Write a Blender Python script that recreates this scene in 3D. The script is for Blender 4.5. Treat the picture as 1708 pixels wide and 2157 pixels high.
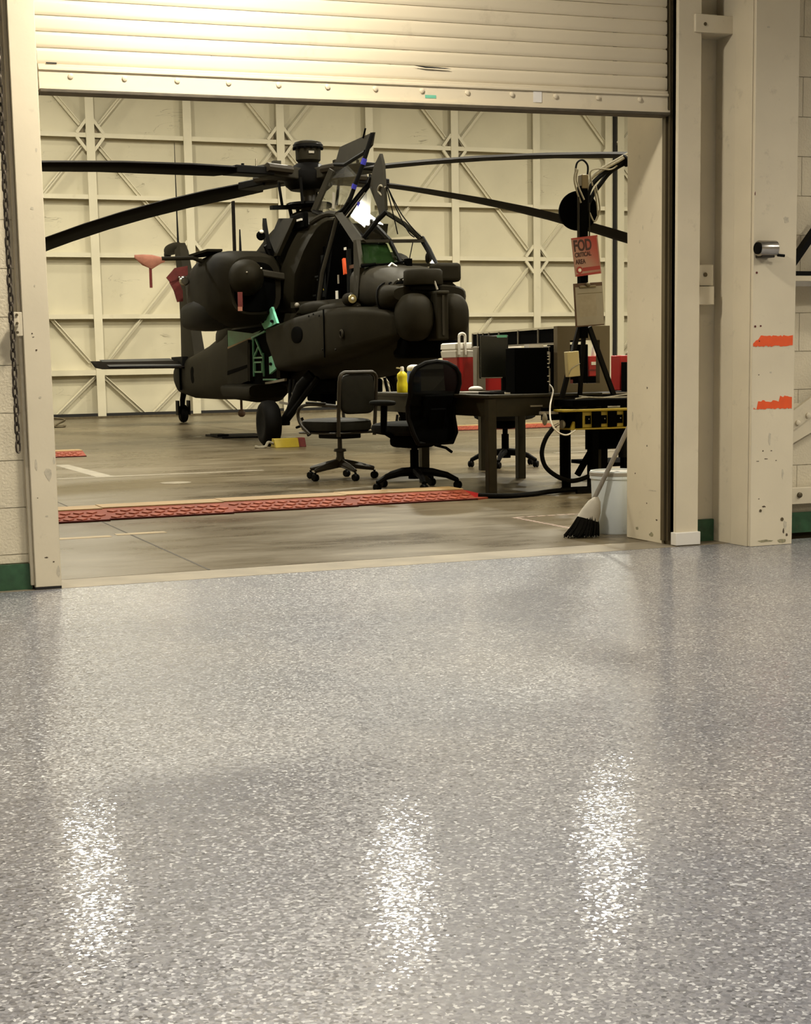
import bpy, bmesh, math, random
from mathutils import Vector, Matrix
random.seed(7)
PI = math.pi
for o in list(bpy.data.objects):
    bpy.data.objects.remove(o)
S = bpy.context.scene
COL = S.collection

# ------------------------------------------------------------------ camera
cd = bpy.data.cameras.new('camera')
cd.sensor_fit = 'VERTICAL'; cd.sensor_height = 36.0; cd.sensor_width = 36.0 * 1708 / 2157
cd.lens = 3268.67 * 36.0 / 2157
cd.shift_x = (854 - 836.96) / 2157; cd.shift_y = (1213.16 - 1078.5) / 2157
cd.clip_end = 200
cam = bpy.data.objects.new('camera', cd); COL.objects.link(cam)
yaw, pitch, roll = math.radians(21.364), math.radians(7.6605), math.radians(-1.0425)
Fv = Vector((math.sin(yaw) * math.cos(pitch), math.cos(yaw) * math.cos(pitch), -math.sin(pitch)))
R0 = Vector((math.cos(yaw), -math.sin(yaw), 0)); U0 = R0.cross(Fv)
Rv = R0 * math.cos(roll) + U0 * math.sin(roll); Uv = -R0 * math.sin(roll) + U0 * math.cos(roll)
m = Matrix((Rv, Uv, -Fv)).transposed().to_4x4(); m.translation = Vector((-1.0787, -6.7748, 0.9303))
cam.matrix_world = m
S.camera = cam

# ------------------------------------------------------------------ world, exposure, lamp strengths
w = bpy.data.worlds.new('world'); S.world = w; w.use_nodes = True
w.node_tree.nodes['Background'].inputs[0].default_value = (1.0, 0.9, 0.7, 1)
w.node_tree.nodes['Background'].inputs[1].default_value = 0.0
S.view_settings.view_transform = 'Standard'; S.view_settings.look = 'None'
S.view_settings.gamma = 1.0; S.view_settings.use_curve_mapping = False
S.view_settings.exposure = 0.0
S.cycles.max_bounces = 5; S.cycles.diffuse_bounces = 2; S.cycles.glossy_bounces = 2; S.cycles.transmission_bounces = 2; S.cycles.transparent_max_bounces = 8
S.cycles.use_light_tree = False; S.cycles.caustics_reflective = False; S.cycles.caustics_refractive = False
HANGAR_W, SHOP_W, DOOR_W = 480.0, 1.06, 96.0
HANGAR_C, SHOP_C, DOOR_C = (1.0, 0.94, 0.77), (1.0, 0.94, 0.82), (1.0, 0.925, 0.79)
# every lamp of the place: (x, y, z of lens, watts, colour, lens radius)
HANGAR_LAMPS = [(3.3, 19.2, 'beside the helicopter tail, mirrored at the left of the grey floor'), (8.05, 16.6, 'right of the helicopter, mirrored in the middle of the grey floor'),
                (12.3, 17.2, 'over the far right, mirrored at the right of the grey floor'), (16.6, 18.0, 'farthest right by the hangar doors'), (-1.6, 22.5, 'in the far left hangar corner, mirrored in the raised canopy door'),
                (3.0, 9.5, 'left of the helicopter nose'), (8.0, 8.5, 'right of the helicopter nose'), (13.0, 9.0, 'beyond the desk to the right'), (17.5, 9.5, 'at the right side wall'),
                (-1.5, 9.0, 'at the left side wall'), (5.5, 3.2, 'above the desk'), (11.0, 3.2, 'right of the desk near the doorway wall')]
SHOP_LAMPS = [(-2.4, -4.2, 70, 'shop ceiling lamp above the left of the grey floor'), (1.2, -5.2, 70, 'shop ceiling lamp above the middle of the grey floor'),
              (5.6, -4.2, 135, 'shop ceiling lamp above the right of the grey floor'), (6.8, -1.6, 70, 'shop ceiling lamp nearest the right block wall'),
              (-2.6, -8.0, 60, 'rear left shop ceiling lamp behind the viewer'), (1.4, -8.2, 60, 'rear middle shop ceiling lamp behind the viewer'), (5.4, -8.0, 100, 'rear right shop ceiling lamp behind the viewer')]

# ------------------------------------------------------------------ materials
MATS = {}
def ramp(nt, stops):
    n = nt.nodes.new('ShaderNodeValToRGB'); e = n.color_ramp.elements
    while len(e) < len(stops): e.new(0.5)
    for i, (p, c) in enumerate(stops):
        e[i].position = p; e[i].color = (*c, 1) if len(c) == 3 else c
    return n
def mat(name, rgb, rough=0.55, metal=0.0, var=0.0, scale=6.0, dirt=0.0, dirt_col=(0.10, 0.075, 0.04), dscale=3.0, cracks=0.0,
        bump=0.0, bscale=60.0, emit=None, stretch=None, spec=0.5, coat=0.0):
    if name in MATS: return MATS[name]
    M = bpy.data.materials.new(name); M.use_nodes = True; nt = M.node_tree; b = nt.nodes['Principled BSDF']
    b.inputs['Base Color'].default_value = (*rgb, 1); b.inputs['Roughness'].default_value = rough
    b.inputs['Metallic'].default_value = metal; b.inputs['Specular IOR Level'].default_value = spec
    b.inputs['Coat Weight'].default_value = coat
    L = nt.links
    geo = nt.nodes.new('ShaderNodeNewGeometry')
    vec = geo.outputs['Position']
    if stretch:
        mp = nt.nodes.new('ShaderNodeMapping'); mp.inputs['Scale'].default_value = stretch
        L.new(vec, mp.inputs['Vector']); vec = mp.outputs[0]
    col = None
    def mix(fac_socket, a_socket, a_val, b_val):
        x = nt.nodes.new('ShaderNodeMix'); x.data_type = 'RGBA'
        L.new(fac_socket, x.inputs[0])
        if a_socket is not None: L.new(a_socket, x.inputs[6])
        else: x.inputs[6].default_value = (*a_val, 1)
        x.inputs[7].default_value = (*b_val, 1)
        return x.outputs[2]
    if var:
        n = nt.nodes.new('ShaderNodeTexNoise'); n.inputs['Scale'].default_value = scale; n.inputs['Detail'].default_value = 5
        L.new(vec, n.inputs['Vector'])
        r = ramp(nt, [(0.3, (0, 0, 0)), (0.7, (1, 1, 1))]); L.new(n.outputs['Fac'], r.inputs[0])
        col = mix(r.outputs[0], None, rgb, tuple(c * (1 - var) for c in rgb))
    if dirt:
        n = nt.nodes.new('ShaderNodeTexNoise'); n.inputs['Scale'].default_value = dscale; n.inputs['Detail'].default_value = 8
        n.inputs['Roughness'].default_value = 0.7; L.new(vec, n.inputs['Vector'])
        r = ramp(nt, [(0.60, (0, 0, 0)), (0.78, (dirt, dirt, dirt))]); L.new(n.outputs['Fac'], r.inputs[0])
        col = mix(r.outputs[0], col, rgb, dirt_col)
    if cracks:
        n = nt.nodes.new('ShaderNodeTexNoise'); n.inputs['Scale'].default_value = 1.3; n.inputs['Detail'].default_value = 4
        n.inputs['Distortion'].default_value = 0.8
        mpc = nt.nodes.new('ShaderNodeMapping'); mpc.inputs['Scale'].default_value = (0.8, 1, 3.2); L.new(vec, mpc.inputs[0]); L.new(mpc.outputs[0], n.inputs['Vector'])
        r1 = ramp(nt, [(0.494, (0, 0, 0)), (0.498, (1, 1, 1)), (0.502, (1, 1, 1)), (0.506, (0, 0, 0))]); L.new(n.outputs['Fac'], r1.inputs[0])
        n2 = nt.nodes.new('ShaderNodeTexNoise'); n2.inputs['Scale'].default_value = 0.9; L.new(vec, n2.inputs['Vector'])
        r2 = ramp(nt, [(0.60, (0, 0, 0)), (0.66, (1, 1, 1))]); L.new(n2.outputs['Fac'], r2.inputs[0])
        mm = nt.nodes.new('ShaderNodeMath'); mm.operation = 'MULTIPLY'; L.new(r1.outputs[0], mm.inputs[0]); L.new(r2.outputs[0], mm.inputs[1])
        m2 = nt.nodes.new('ShaderNodeMath'); m2.operation = 'MULTIPLY'; L.new(mm.outputs[0], m2.inputs[0]); m2.inputs[1].default_value = cracks
        col = mix(m2.outputs[0], col, rgb, (0.14, 0.11, 0.06))
    if col is not None: L.new(col, b.inputs['Base Color'])
    if bump:
        n = nt.nodes.new('ShaderNodeTexNoise'); n.inputs['Scale'].default_value = bscale; n.inputs['Detail'].default_value = 4
        L.new(geo.outputs['Position'], n.inputs['Vector'])
        bp = nt.nodes.new('ShaderNodeBump'); bp.inputs['Strength'].default_value = bump; bp.inputs['Distance'].default_value = 0.01
        L.new(n.outputs['Fac'], bp.inputs['Height']); L.new(bp.outputs[0], b.inputs['Normal'])
    if emit:
        M.cycles.emission_sampling = 'NONE'
        b.inputs['Emission Color'].default_value = (*emit[0], 1); b.inputs['Emission Strength'].default_value = emit[1]
    MATS[name] = M
    return M
def glass(name, tint, fac=0.16, rough=0.0):
    M = bpy.data.materials.new(name); M.use_nodes = True; nt = M.node_tree; nt.nodes.clear(); L = nt.links
    out = nt.nodes.new('ShaderNodeOutputMaterial'); mx = nt.nodes.new('ShaderNodeMixShader')
    tr = nt.nodes.new('ShaderNodeBsdfTransparent'); tr.inputs[0].default_value = (*tint, 1)
    gl = nt.nodes.new('ShaderNodeBsdfGlossy'); gl.inputs['Roughness'].default_value = rough; gl.inputs[0].default_value = (1, 1, 1, 1)
    lw = nt.nodes.new('ShaderNodeLayerWeight'); lw.inputs[0].default_value = 0.5
    pw = nt.nodes.new('ShaderNodeMath'); pw.operation = 'POWER'; pw.inputs[1].default_value = 4.0; L.new(lw.outputs['Facing'], pw.inputs[0])
    ad = nt.nodes.new('ShaderNodeMath'); ad.operation = 'MULTIPLY_ADD'; ad.inputs[1].default_value = 0.5; ad.inputs[2].default_value = fac; ad.use_clamp = True
    L.new(pw.outputs[0], ad.inputs[0]); L.new(ad.outputs[0], mx.inputs[0]); L.new(tr.outputs[0], mx.inputs[1]); L.new(gl.outputs[0], mx.inputs[2])
    L.new(mx.outputs[0], out.inputs[0]); MATS[name] = M
    return M

CREAM = (0.72, 0.635, 0.465)
m_cream = mat('cream_paint', CREAM, 0.45, var=0.10, scale=3, dirt=0.35, dscale=9, bump=0.05, bscale=40)
m_door = mat('cream_door_paint', (0.72, 0.63, 0.46), 0.42, var=0.08, scale=2.0, dirt=0.30, dscale=5, dirt_col=(0.25, 0.20, 0.12))
m_block = mat('cream_block_paint', (0.72, 0.635, 0.46), 0.6, var=0.12, scale=5, dirt=0.22, dscale=7, dirt_col=(0.30, 0.24, 0.13), bump=0.35, bscale=90)
m_mortar = mat('painted_mortar', (0.60, 0.52, 0.37), 0.8, var=0.15, scale=10)
m_far = mat('hangar_panel_paint', (0.66, 0.60, 0.43), 0.6, var=0.16, scale=0.8, dirt=0.35, dscale=2.2, dirt_col=(0.36, 0.30, 0.16), cracks=0.6)
m_steelcream = mat('hangar_steel_paint', (0.70, 0.64, 0.47), 0.5, var=0.12, scale=1.5, dirt=0.3, dscale=4, dirt_col=(0.30, 0.24, 0.13))
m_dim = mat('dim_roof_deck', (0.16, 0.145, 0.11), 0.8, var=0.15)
m_white = mat('white_plaster', (0.70, 0.67, 0.60), 0.8, var=0.08)
m_green = mat('green_base_paint', (0.035, 0.105, 0.045), 0.5, var=0.45, scale=18, dirt=0.7, dscale=22, dirt_col=(0.10, 0.085, 0.05))
m_dark = mat('dark_gap', (0.012, 0.010, 0.008), 0.8)
m_rubber = mat('black_rubber', (0.004, 0.0036, 0.003), 0.7, var=0.3, scale=8, spec=0.08)
m_seal = mat('door_bottom_seal', (0.10, 0.08, 0.05), 0.7, var=0.4, scale=15)
m_track = mat('guide_steel', (0.16, 0.125, 0.07), 0.4, metal=0.5, var=0.4, scale=12, stretch=(1, 1, 0.15))
m_chain = mat('chain_steel', (0.10, 0.08, 0.06), 0.45, metal=0.7, var=0.5, scale=40)
m_orange = mat('orange_tape', (0.85, 0.10, 0.015), 0.5, var=0.12, scale=20)
m_chrome = mat('worn_chrome', (0.55, 0.52, 0.47), 0.25, metal=1.0, var=0.4, scale=30)
m_paper = mat('paper', (0.80, 0.76, 0.70), 0.7, var=0.05)
m_od = mat('olive_drab', (0.0165, 0.0138, 0.0082), 0.62, var=0.30, scale=3.5, bump=0.1, bscale=120, spec=0.06)
m_od2 = mat('faded_olive_drab', (0.031, 0.027, 0.019), 0.62, var=0.3, scale=5, spec=0.10)
m_black = mat('flat_black', (0.0012, 0.0012, 0.0011), 0.8, spec=0.02)
m_black2 = mat('satin_black', (0.0035, 0.0032, 0.0030), 0.55, spec=0.08)
m_blade = mat('rotor_blade_paint', (0.0060, 0.0042, 0.0032), 0.7, var=0.35, scale=2.5, spec=0.05)
m_mint = mat('mint_primer', (0.19, 0.60, 0.41), 0.5, var=0.15, scale=6)
m_zinc = mat('green_primer', (0.012, 0.20, 0.08), 0.5, var=0.3, scale=5)
m_redfab = mat('red_fabric', (0.13, 0.014, 0.010), 0.8, var=0.35, scale=14, bump=0.3, bscale=60)
m_pinkfab = mat('faded_red_fabric', (0.42, 0.17, 0.11), 0.8, var=0.25, scale=10, bump=0.3, bscale=40)
m_blue = mat('blue_seal_tape', (0.02, 0.02, 0.30), 0.5)
m_yel = mat('yellow_paint', (0.42, 0.31, 0.02), 0.45, var=0.25, scale=9, dirt=0.4, dscale=12)
m_ramp = mat('red_polyurethane', (0.25, 0.050, 0.024), 0.6, spec=0.12, var=0.30, scale=3, dirt=0.35, dscale=8, dirt_col=(0.16, 0.08, 0.05))
m_tread = mat('worn_red_polyurethane', (0.34, 0.085, 0.045), 0.6, spec=0.12, var=0.3, scale=6)
m_lid = mat('yellow_ramp_lid', (0.34, 0.21, 0.075), 0.6, var=0.25, scale=4, dirt=0.5, dscale=5)
m_red = mat('red_plastic', (0.36, 0.010, 0.010), 0.35, var=0.06, spec=0.4)
m_wht = mat('white_plastic', (0.80, 0.76, 0.68), 0.4, var=0.05)
m_bucket = mat('bucket_white', (0.62, 0.66, 0.66), 0.4, var=0.06, scale=5, dirt=0.6, dscale=14, dirt_col=(0.2, 0.2, 0.16))
m_wood = mat('worn_olive_desk', (0.028, 0.023, 0.011), 0.45, var=0.35, scale=8, spec=0.2)
m_gunmetal = mat('brown_steel', (0.030, 0.023, 0.014), 0.45, metal=0.2, var=0.3, scale=12)
m_vinyl = mat('dark_vinyl', (0.011, 0.0098, 0.006), 0.55, spec=0.15, var=0.3, scale=20, bump=0.1)
m_fabric = mat('charcoal_fabric', (0.009, 0.0095, 0.0085), 0.85, spec=0.1, var=0.35, scale=60, bump=0.2, bscale=200)
m_tan = mat('tan_sheet_metal', (0.13, 0.10, 0.052), 0.5, var=0.15, scale=5)
m_grey = mat('grey_metal', (0.28, 0.25, 0.20), 0.5, var=0.15, scale=8)
m_beige = mat('beige_box', (0.55, 0.47, 0.25), 0.55, var=0.08)
m_rope = mat('greyed_rope', (0.30, 0.27, 0.20), 0.85, var=0.3, scale=50)
m_bristle = mat('broom_bristle', (0.008, 0.007, 0.005), 0.8, spec=0.05, var=0.5, scale=80)
m_woodgrey = mat('weathered_handle', (0.20, 0.175, 0.135), 0.6, var=0.3, scale=20, stretch=(6, 6, 1))
m_mop = mat('broom_cap_cloth', (0.46, 0.42, 0.34), 0.8, var=0.2, scale=15)
m_signred = mat('sign_red', (0.30, 0.03, 0.025), 0.6)
m_signpink = mat('sign_pink', (0.38, 0.20, 0.16), 0.6, var=0.1, scale=12)
m_ink = mat('ink_dark', (0.035, 0.006, 0.006), 0.6)
m_brownboard = mat('hardboard', (0.09, 0.045, 0.022), 0.6, var=0.2, scale=25)
m_page = mat('grey_page', (0.33, 0.30, 0.25), 0.7, var=0.12, scale=9)
m_screen = mat('dark_screen', (0.005, 0.006, 0.003), 0.25, var=0.2, scale=40)
m_bluewrap = mat('blue_wrapper', (0.05, 0.10, 0.28), 0.4)
m_lens = mat('lamp_lens_glow', (1, 1, 1), 0.5, emit=((1.0, 0.92, 0.75), 14.0))
m_lensoff = mat('lamp_glass', (0.45, 0.36, 0.15), 0.2, metal=0.4)
m_white_line = mat('white_floor_paint', (0.29, 0.25, 0.18), 0.5, var=0.35, scale=8, dirt=0.6, dscale=6)
m_yel_line = mat('yellow_floor_paint', (0.36, 0.25, 0.10), 0.5, var=0.3, scale=8, dirt=0.5, dscale=6)
m_pinktape = mat('pink_hazard_tape', (0.42, 0.31, 0.25), 0.5, var=0.3, scale=25)
m_crack = mat('floor_joint', (0.05, 0.04, 0.025), 0.8)
m_glass = glass('canopy_glass', (0.93, 0.94, 0.92), 0.04)
m_glassg = glass('green_tinted_glass', (0.75, 0.82, 0.70), 0.02)
m_backing = mat('green_backing_board', (0.012, 0.030, 0.009), 0.7, var=0.3, scale=12, spec=0.1)
m_glassd = glass('door_glass', (0.88, 0.89, 0.87), 0.10, 0.07)

# glossy grey flake epoxy of the shop floor
def epoxy():
    M = bpy.data.materials.new('grey_flake_epoxy'); M.use_nodes = True; nt = M.node_tree; L = nt.links; b = nt.nodes['Principled BSDF']
    g = nt.nodes.new('ShaderNodeNewGeometry')
    v = nt.nodes.new('ShaderNodeTexVoronoi'); v.inputs['Scale'].default_value = 170; L.new(g.outputs['Position'], v.inputs['Vector'])
    sep = nt.nodes.new('ShaderNodeSeparateColor'); L.new(v.outputs['Color'], sep.inputs[0])
    r = ramp(nt, [(0.0, (0.08, 0.078, 0.083)), (0.07, (0.15, 0.147, 0.156)), (0.5, (0.220, 0.216, 0.230)), (0.86, (0.272, 0.268, 0.28)), (0.96, (0.60, 0.595, 0.59))])
    L.new(sep.outputs[0], r.inputs[0])
    n = nt.nodes.new('ShaderNodeTexNoise'); n.inputs['Scale'].default_value = 1.1; n.inputs['Detail'].default_value = 5; L.new(g.outputs['Position'], n.inputs['Vector'])
    r2 = ramp(nt, [(0.35, (0.80, 0.82, 0.86)), (0.65, (1.0, 0.99, 0.97))]); L.new(n.outputs['Fac'], r2.inputs[0])
    mx = nt.nodes.new('ShaderNodeMix'); mx.data_type = 'RGBA'; mx.blend_type = 'MULTIPLY'; mx.inputs[0].default_value = 1
    L.new(r.outputs[0], mx.inputs[6]); L.new(r2.outputs[0], mx.inputs[7]); L.new(mx.outputs[2], b.inputs['Base Color'])
    # flakes lie at slightly different tilts
    sub = nt.nodes.new('ShaderNodeVectorMath'); sub.operation = 'SUBTRACT'; L.new(v.outputs['Color'], sub.inputs[0]); sub.inputs[1].default_value = (0.5, 0.5, 0.5)
    sc = nt.nodes.new('ShaderNodeVectorMath'); sc.operation = 'SCALE'; L.new(sub.outputs[0], sc.inputs[0]); sc.inputs['Scale'].default_value = 0.30
    ad = nt.nodes.new('ShaderNodeVectorMath'); ad.operation = 'ADD'; L.new(sc.outputs[0], ad.inputs[0]); L.new(g.outputs['Normal'], ad.inputs[1])
    no = nt.nodes.new('ShaderNodeVectorMath'); no.operation = 'NORMALIZE'; L.new(ad.outputs[0], no.inputs[0]); L.new(no.outputs[0], b.inputs['Normal'])
    b.inputs['Roughness'].default_value = 0.34
    b.inputs['Specular IOR Level'].default_value = 0.32
    b.inputs['Coat Weight'].default_value = 0.38; b.inputs['Coat Roughness'].default_value = 0.05
    v2 = nt.nodes.new('ShaderNodeTexVoronoi'); v2.inputs['Scale'].default_value = 190; L.new(g.outputs['Position'], v2.inputs['Vector'])
    s2 = nt.nodes.new('ShaderNodeVectorMath'); s2.operation = 'SUBTRACT'; L.new(v2.outputs['Color'], s2.inputs[0]); s2.inputs[1].default_value = (0.5, 0.5, 0.5)
    c2 = nt.nodes.new('ShaderNodeVectorMath'); c2.operation = 'SCALE'; L.new(s2.outputs[0], c2.inputs[0]); c2.inputs['Scale'].default_value = 0.050
    a2 = nt.nodes.new('ShaderNodeVectorMath'); a2.operation = 'ADD'; L.new(c2.outputs[0], a2.inputs[0]); L.new(g.outputs['Normal'], a2.inputs[1])
    o2 = nt.nodes.new('ShaderNodeVectorMath'); o2.operation = 'NORMALIZE'; L.new(a2.outputs[0], o2.inputs[0]); L.new(o2.outputs[0], b.inputs['Coat Normal'])
    return M
m_epoxy = epoxy()
def concrete():
    M = bpy.data.materials.new('hangar_concrete'); M.use_nodes = True; nt = M.node_tree; L = nt.links; b = nt.nodes['Principled BSDF']
    g = nt.nodes.new('ShaderNodeNewGeometry')
    mp = nt.nodes.new('ShaderNodeMapping'); mp.inputs['Scale'].default_value = (0.45, 1.1, 1); L.new(g.outputs['Position'], mp.inputs[0])
    n = nt.nodes.new('ShaderNodeTexNoise'); n.inputs['Scale'].default_value = 1.3; n.inputs['Detail'].default_value = 9; n.inputs['Roughness'].default_value = 0.68
    L.new(mp.outputs[0], n.inputs['Vector'])
    r = ramp(nt, [(0.30, (0.046, 0.034, 0.018)), (0.46, (0.105, 0.080, 0.045)), (0.56, (0.130, 0.102, 0.060)), (0.70, (0.20, 0.163, 0.102))]); L.new(n.outputs['Fac'], r.inputs[0])
    L.new(r.outputs[0], b.inputs['Base Color'])
    r2 = ramp(nt, [(0.3, (0.20, 0.20, 0.20)), (0.7, (0.45, 0.45, 0.45))]); L.new(n.outputs['Fac'], r2.inputs[0]); L.new(r2.outputs[0], b.inputs['Roughness'])
    b.inputs['Specular IOR Level'].default_value = 0.25
    return M
m_conc = concrete()
m_sill = mat('worn_sill_concrete', (0.25, 0.205, 0.135), 0.6, var=0.4, scale=4, dirt=0.6, dscale=7, dirt_col=(0.16, 0.12, 0.07))

# ------------------------------------------------------------------ mesh helpers
class MB:
    def __init__(s): s.v = []; s.f = []
    def add(s, vs, fs):
        k = len(s.v); s.v += [tuple(p) for p in vs]; s.f += [tuple(i + k for i in f) for f in fs]; return s
    def box(s, x0, x1, y0, y1, z0, z1):
        vs = [(x, y, z) for z in (z0, z1) for y in (y0, y1) for x in (x0, x1)]
        return s.add(vs, [(0, 2, 3, 1), (4, 5, 7, 6), (0, 1, 5, 4), (2, 6, 7, 3), (0, 4, 6, 2), (1, 3, 7, 5)])
    def cbox(s, c, d): return s.box(c[0] - d[0] / 2, c[0] + d[0] / 2, c[1] - d[1] / 2, c[1] + d[1] / 2, c[2] - d[2] / 2, c[2] + d[2] / 2)
    def bar(s, a, b, wd, ht, up=(0, 0, 1)):
        a, b = Vector(a), Vector(b); t = (b - a).normalized(); u = Vector(up)
        sd = t.cross(u)
        if sd.length < 1e-4: sd = t.cross(Vector((1, 0, 0)))
        sd.normalize(); u = sd.cross(t).normalized()
        vs = []
        for p in (a, b):
            for q in ((-1, -1), (1, -1), (1, 1), (-1, 1)): vs.append(p + sd * (q[0] * wd / 2) + u * (q[1] * ht / 2))
        return s.add(vs, [(3, 2, 1, 0), (4, 5, 6, 7), (0, 1, 5, 4), (1, 2, 6, 5), (2, 3, 7, 6), (3, 0, 4, 7)])
    def tube(s, pts, r, n=10, cap=True):
        pts = [Vector(p) for p in pts]; N = len(pts); rs = r if isinstance(r, (list, tuple)) else [r] * N
        rings = []; prev = None
        for i, p in enumerate(pts):
            t = ((pts[min(i + 1, N - 1)] - pts[max(i - 1, 0)])).normalized()
            if prev is None:
                a = Vector((0, 0, 1)) if abs(t.z) < 0.9 else Vector((1, 0, 0))
                u = t.cross(a).normalized()
            else:
                u = prev - t * prev.dot(t)
                u = u.normalized() if u.length > 1e-6 else t.orthogonal().normalized()
            prev = u; vv = t.cross(u)
            rings.append([p + (u * math.cos(2 * PI * k / n) + vv * math.sin(2 * PI * k / n)) * rs[i] for k in range(n)])
        return s.rings(rings, cap)
    def rings(s, rings, cap=True):
        n = len(rings[0]); vs = [p for r in rings for p in r]; fs = []
        for i in range(len(rings) - 1):
            for k in range(n):
                fs.append((i * n + k, i * n + (k + 1) % n, (i + 1) * n + (k + 1) % n, (i + 1) * n + k))
        if cap: fs += [tuple(range(n - 1, -1, -1)), tuple((len(rings) - 1) * n + k for k in range(n))]
        return s.add(vs, fs)
    def lathe(s, prof, c=(0, 0, 0), n=24, axis='z'):
        rings = []
        for r, h in prof:
            ring = []
            for k in range(n):
                a = 2 * PI * k / n; x, y = max(r, 1e-4) * math.cos(a), max(r, 1e-4) * math.sin(a)
                p = {'z': (x, y, h), 'x': (h, x, y), 'y': (y, h, x)}[axis]
                ring.append((p[0] + c[0], p[1] + c[1], p[2] + c[2]))
            rings.append(ring)
        return s.rings(rings)
    def prism(s, poly, d):
        """poly: 3-D polygon, d: thickness vector"""
        d = Vector(d); P = [Vector(p) for p in poly]; n = len(P)
        vs = P + [p + d for p in P]
        fs = [tuple(range(n - 1, -1, -1)), tuple(range(n, 2 * n))] + [(i, (i + 1) % n, n + (i + 1) % n, n + i) for i in range(n)]
        return s.add(vs, fs)
    def super(s, c, r, e=2.6, nu=20, nv=12):
        sg = lambda x, p: math.copysign(abs(x) ** p, x); rings = []
        for j in range(1, nv):
            ph = -PI / 2 + PI * j / nv
            rings.append([(c[0] + r[0] * sg(math.cos(ph), 2 / e) * sg(math.cos(2 * PI * k / nu), 2 / e), c[1] + r[1] * sg(math.cos(ph), 2 / e) * sg(math.sin(2 * PI * k / nu), 2 / e),
                           c[2] + r[2] * sg(math.sin(ph), 2 / e)) for k in range(nu)])
        return s.rings(rings)
    def mesh(s, name, smooth=40):
        me = bpy.data.meshes.new(name); me.from_pydata(s.v, [], s.f)
        bm = bmesh.new(); bm.from_mesh(me); bmesh.ops.recalc_face_normals(bm, faces=bm.faces); bm.to_mesh(me); bm.free()
        if smooth:
            for p in me.polygons: p.use_smooth = True
            me.set_sharp_from_angle(angle=math.radians(smooth))
        return me
    def build(s, name, ma, parent=None, smooth=40, bevel=0.0, seg=2):
        me = s.mesh(name, smooth); me.materials.append(ma)
        o = bpy.data.objects.new(name, me); COL.objects.link(o)
        if parent is not None: o.parent = parent
        if bevel:
            md = o.modifiers.new('bevel', 'BEVEL'); md.width = bevel; md.segments = seg; md.limit_method = 'ANGLE'; md.angle_limit = math.radians(40)
            md.harden_normals = False
        return o
def share(name, me, parent=None, loc=(0, 0, 0), rot=(0, 0, 0), scale=(1, 1, 1)):
    o = bpy.data.objects.new(name, me); COL.objects.link(o); o.location = loc; o.rotation_euler = rot; o.scale = scale
    if parent is not None: o.parent = parent
    return o
def empty(name, loc=(0, 0, 0), rz=0.0):
    o = bpy.data.objects.new(name, None); COL.objects.link(o); o.location = loc; o.rotation_euler = (0, 0, rz); o.empty_display_size = 0.1
    return o
def tag(o, label, cat, group=None):
    o['label'] = label; o['category'] = cat
    if group: o['group'] = group
    return o
def struct(o, label=None):
    o['kind'] = 'structure'
    if label: o['label'] = label
    return o
def text(name, body, size, ma, parent, loc, rot, ext=0.0006, align='LEFT'):
    c = bpy.data.curves.new(name, 'FONT'); c.body = body; c.size = size; c.extrude = ext; c.align_x = align; c.materials.append(ma); c.offset = size * 0.030
    o = bpy.data.objects.new(name, c); COL.objects.link(o); bpy.context.view_layer.update()
    me = bpy.data.meshes.new_from_object(o.evaluated_get(bpy.context.evaluated_depsgraph_get()))
    bpy.data.objects.remove(o); me.materials.clear(); me.materials.append(ma)
    o = bpy.data.objects.new(name, me); COL.objects.link(o); o.location = loc; o.rotation_euler = rot; o.parent = parent
    return o
def smoothpath(pts, n=6):
    P = [Vector(p) for p in pts]; out = []
    for i in range(len(P) - 1):
        p0, p1, p2, p3 = P[max(i - 1, 0)], P[i], P[i + 1], P[min(i + 2, len(P) - 1)]
        for k in range(n):
            t = k / n
            out.append(0.5 * ((2 * p1) + (p2 - p0) * t + (2 * p0 - 5 * p1 + 4 * p2 - p3) * t * t + (3 * p1 - p0 - 3 * p2 + p3) * t ** 3))
    out.append(P[-1]); return out


# ================================================================== the setting
struct(MB().box(-6, 9, -11, 0.0, -0.2, 0.0).build('floor', m_epoxy, smooth=0), 'glossy grey flake epoxy floor')
fh = struct(MB().box(-9, 29, 0.30, 25.6, -0.2, 0.0).build('floor_hangar', m_conc, smooth=0), 'stained brown concrete hangar floor')
sill = struct(MB().box(-0.5, 3.6, 0.0, 0.285, -0.2, 0.001).build('trim_1', m_sill, smooth=0), 'pale worn concrete strip in the doorway')
MB().box(-0.1, 3.2, 0.285, 0.30, -0.19, -0.003).build('joint', m_crack, sill, smooth=0)
def floor_mark(name, x0, x1, y0, y1, ma, z=0.0015):
    return MB().box(x0, x1, y0, y1, -0.002, z).build(name, ma, fh, smooth=0)
floor_mark('joint', 0.733, 0.745, 0.30, 7.0, m_crack, 0.0008)
floor_mark('painted_line', 0.9, 3.05, 7.12, 7.20, m_white_line)
MB().prism([(1.50, 7.2, 0), (1.66, 7.2, 0), (1.60, 9.3, 0), (1.46, 9.3, 0)], (0, 0, 0.0012)).build('painted_line', m_white_line, fh, smooth=0)
floor_mark('painted_line', 0.0, 0.62, 2.02, 2.11, m_yel_line); floor_mark('painted_line', 0.66, 0.95, 2.08, 2.17, m_yel_line)
floor_mark('painted_line', 6.5, 12, 7.9, 8.0, m_white_line)
floor_mark('painted_line', 7.0, 13, 11.2, 11.3, m_white_line)
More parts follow.
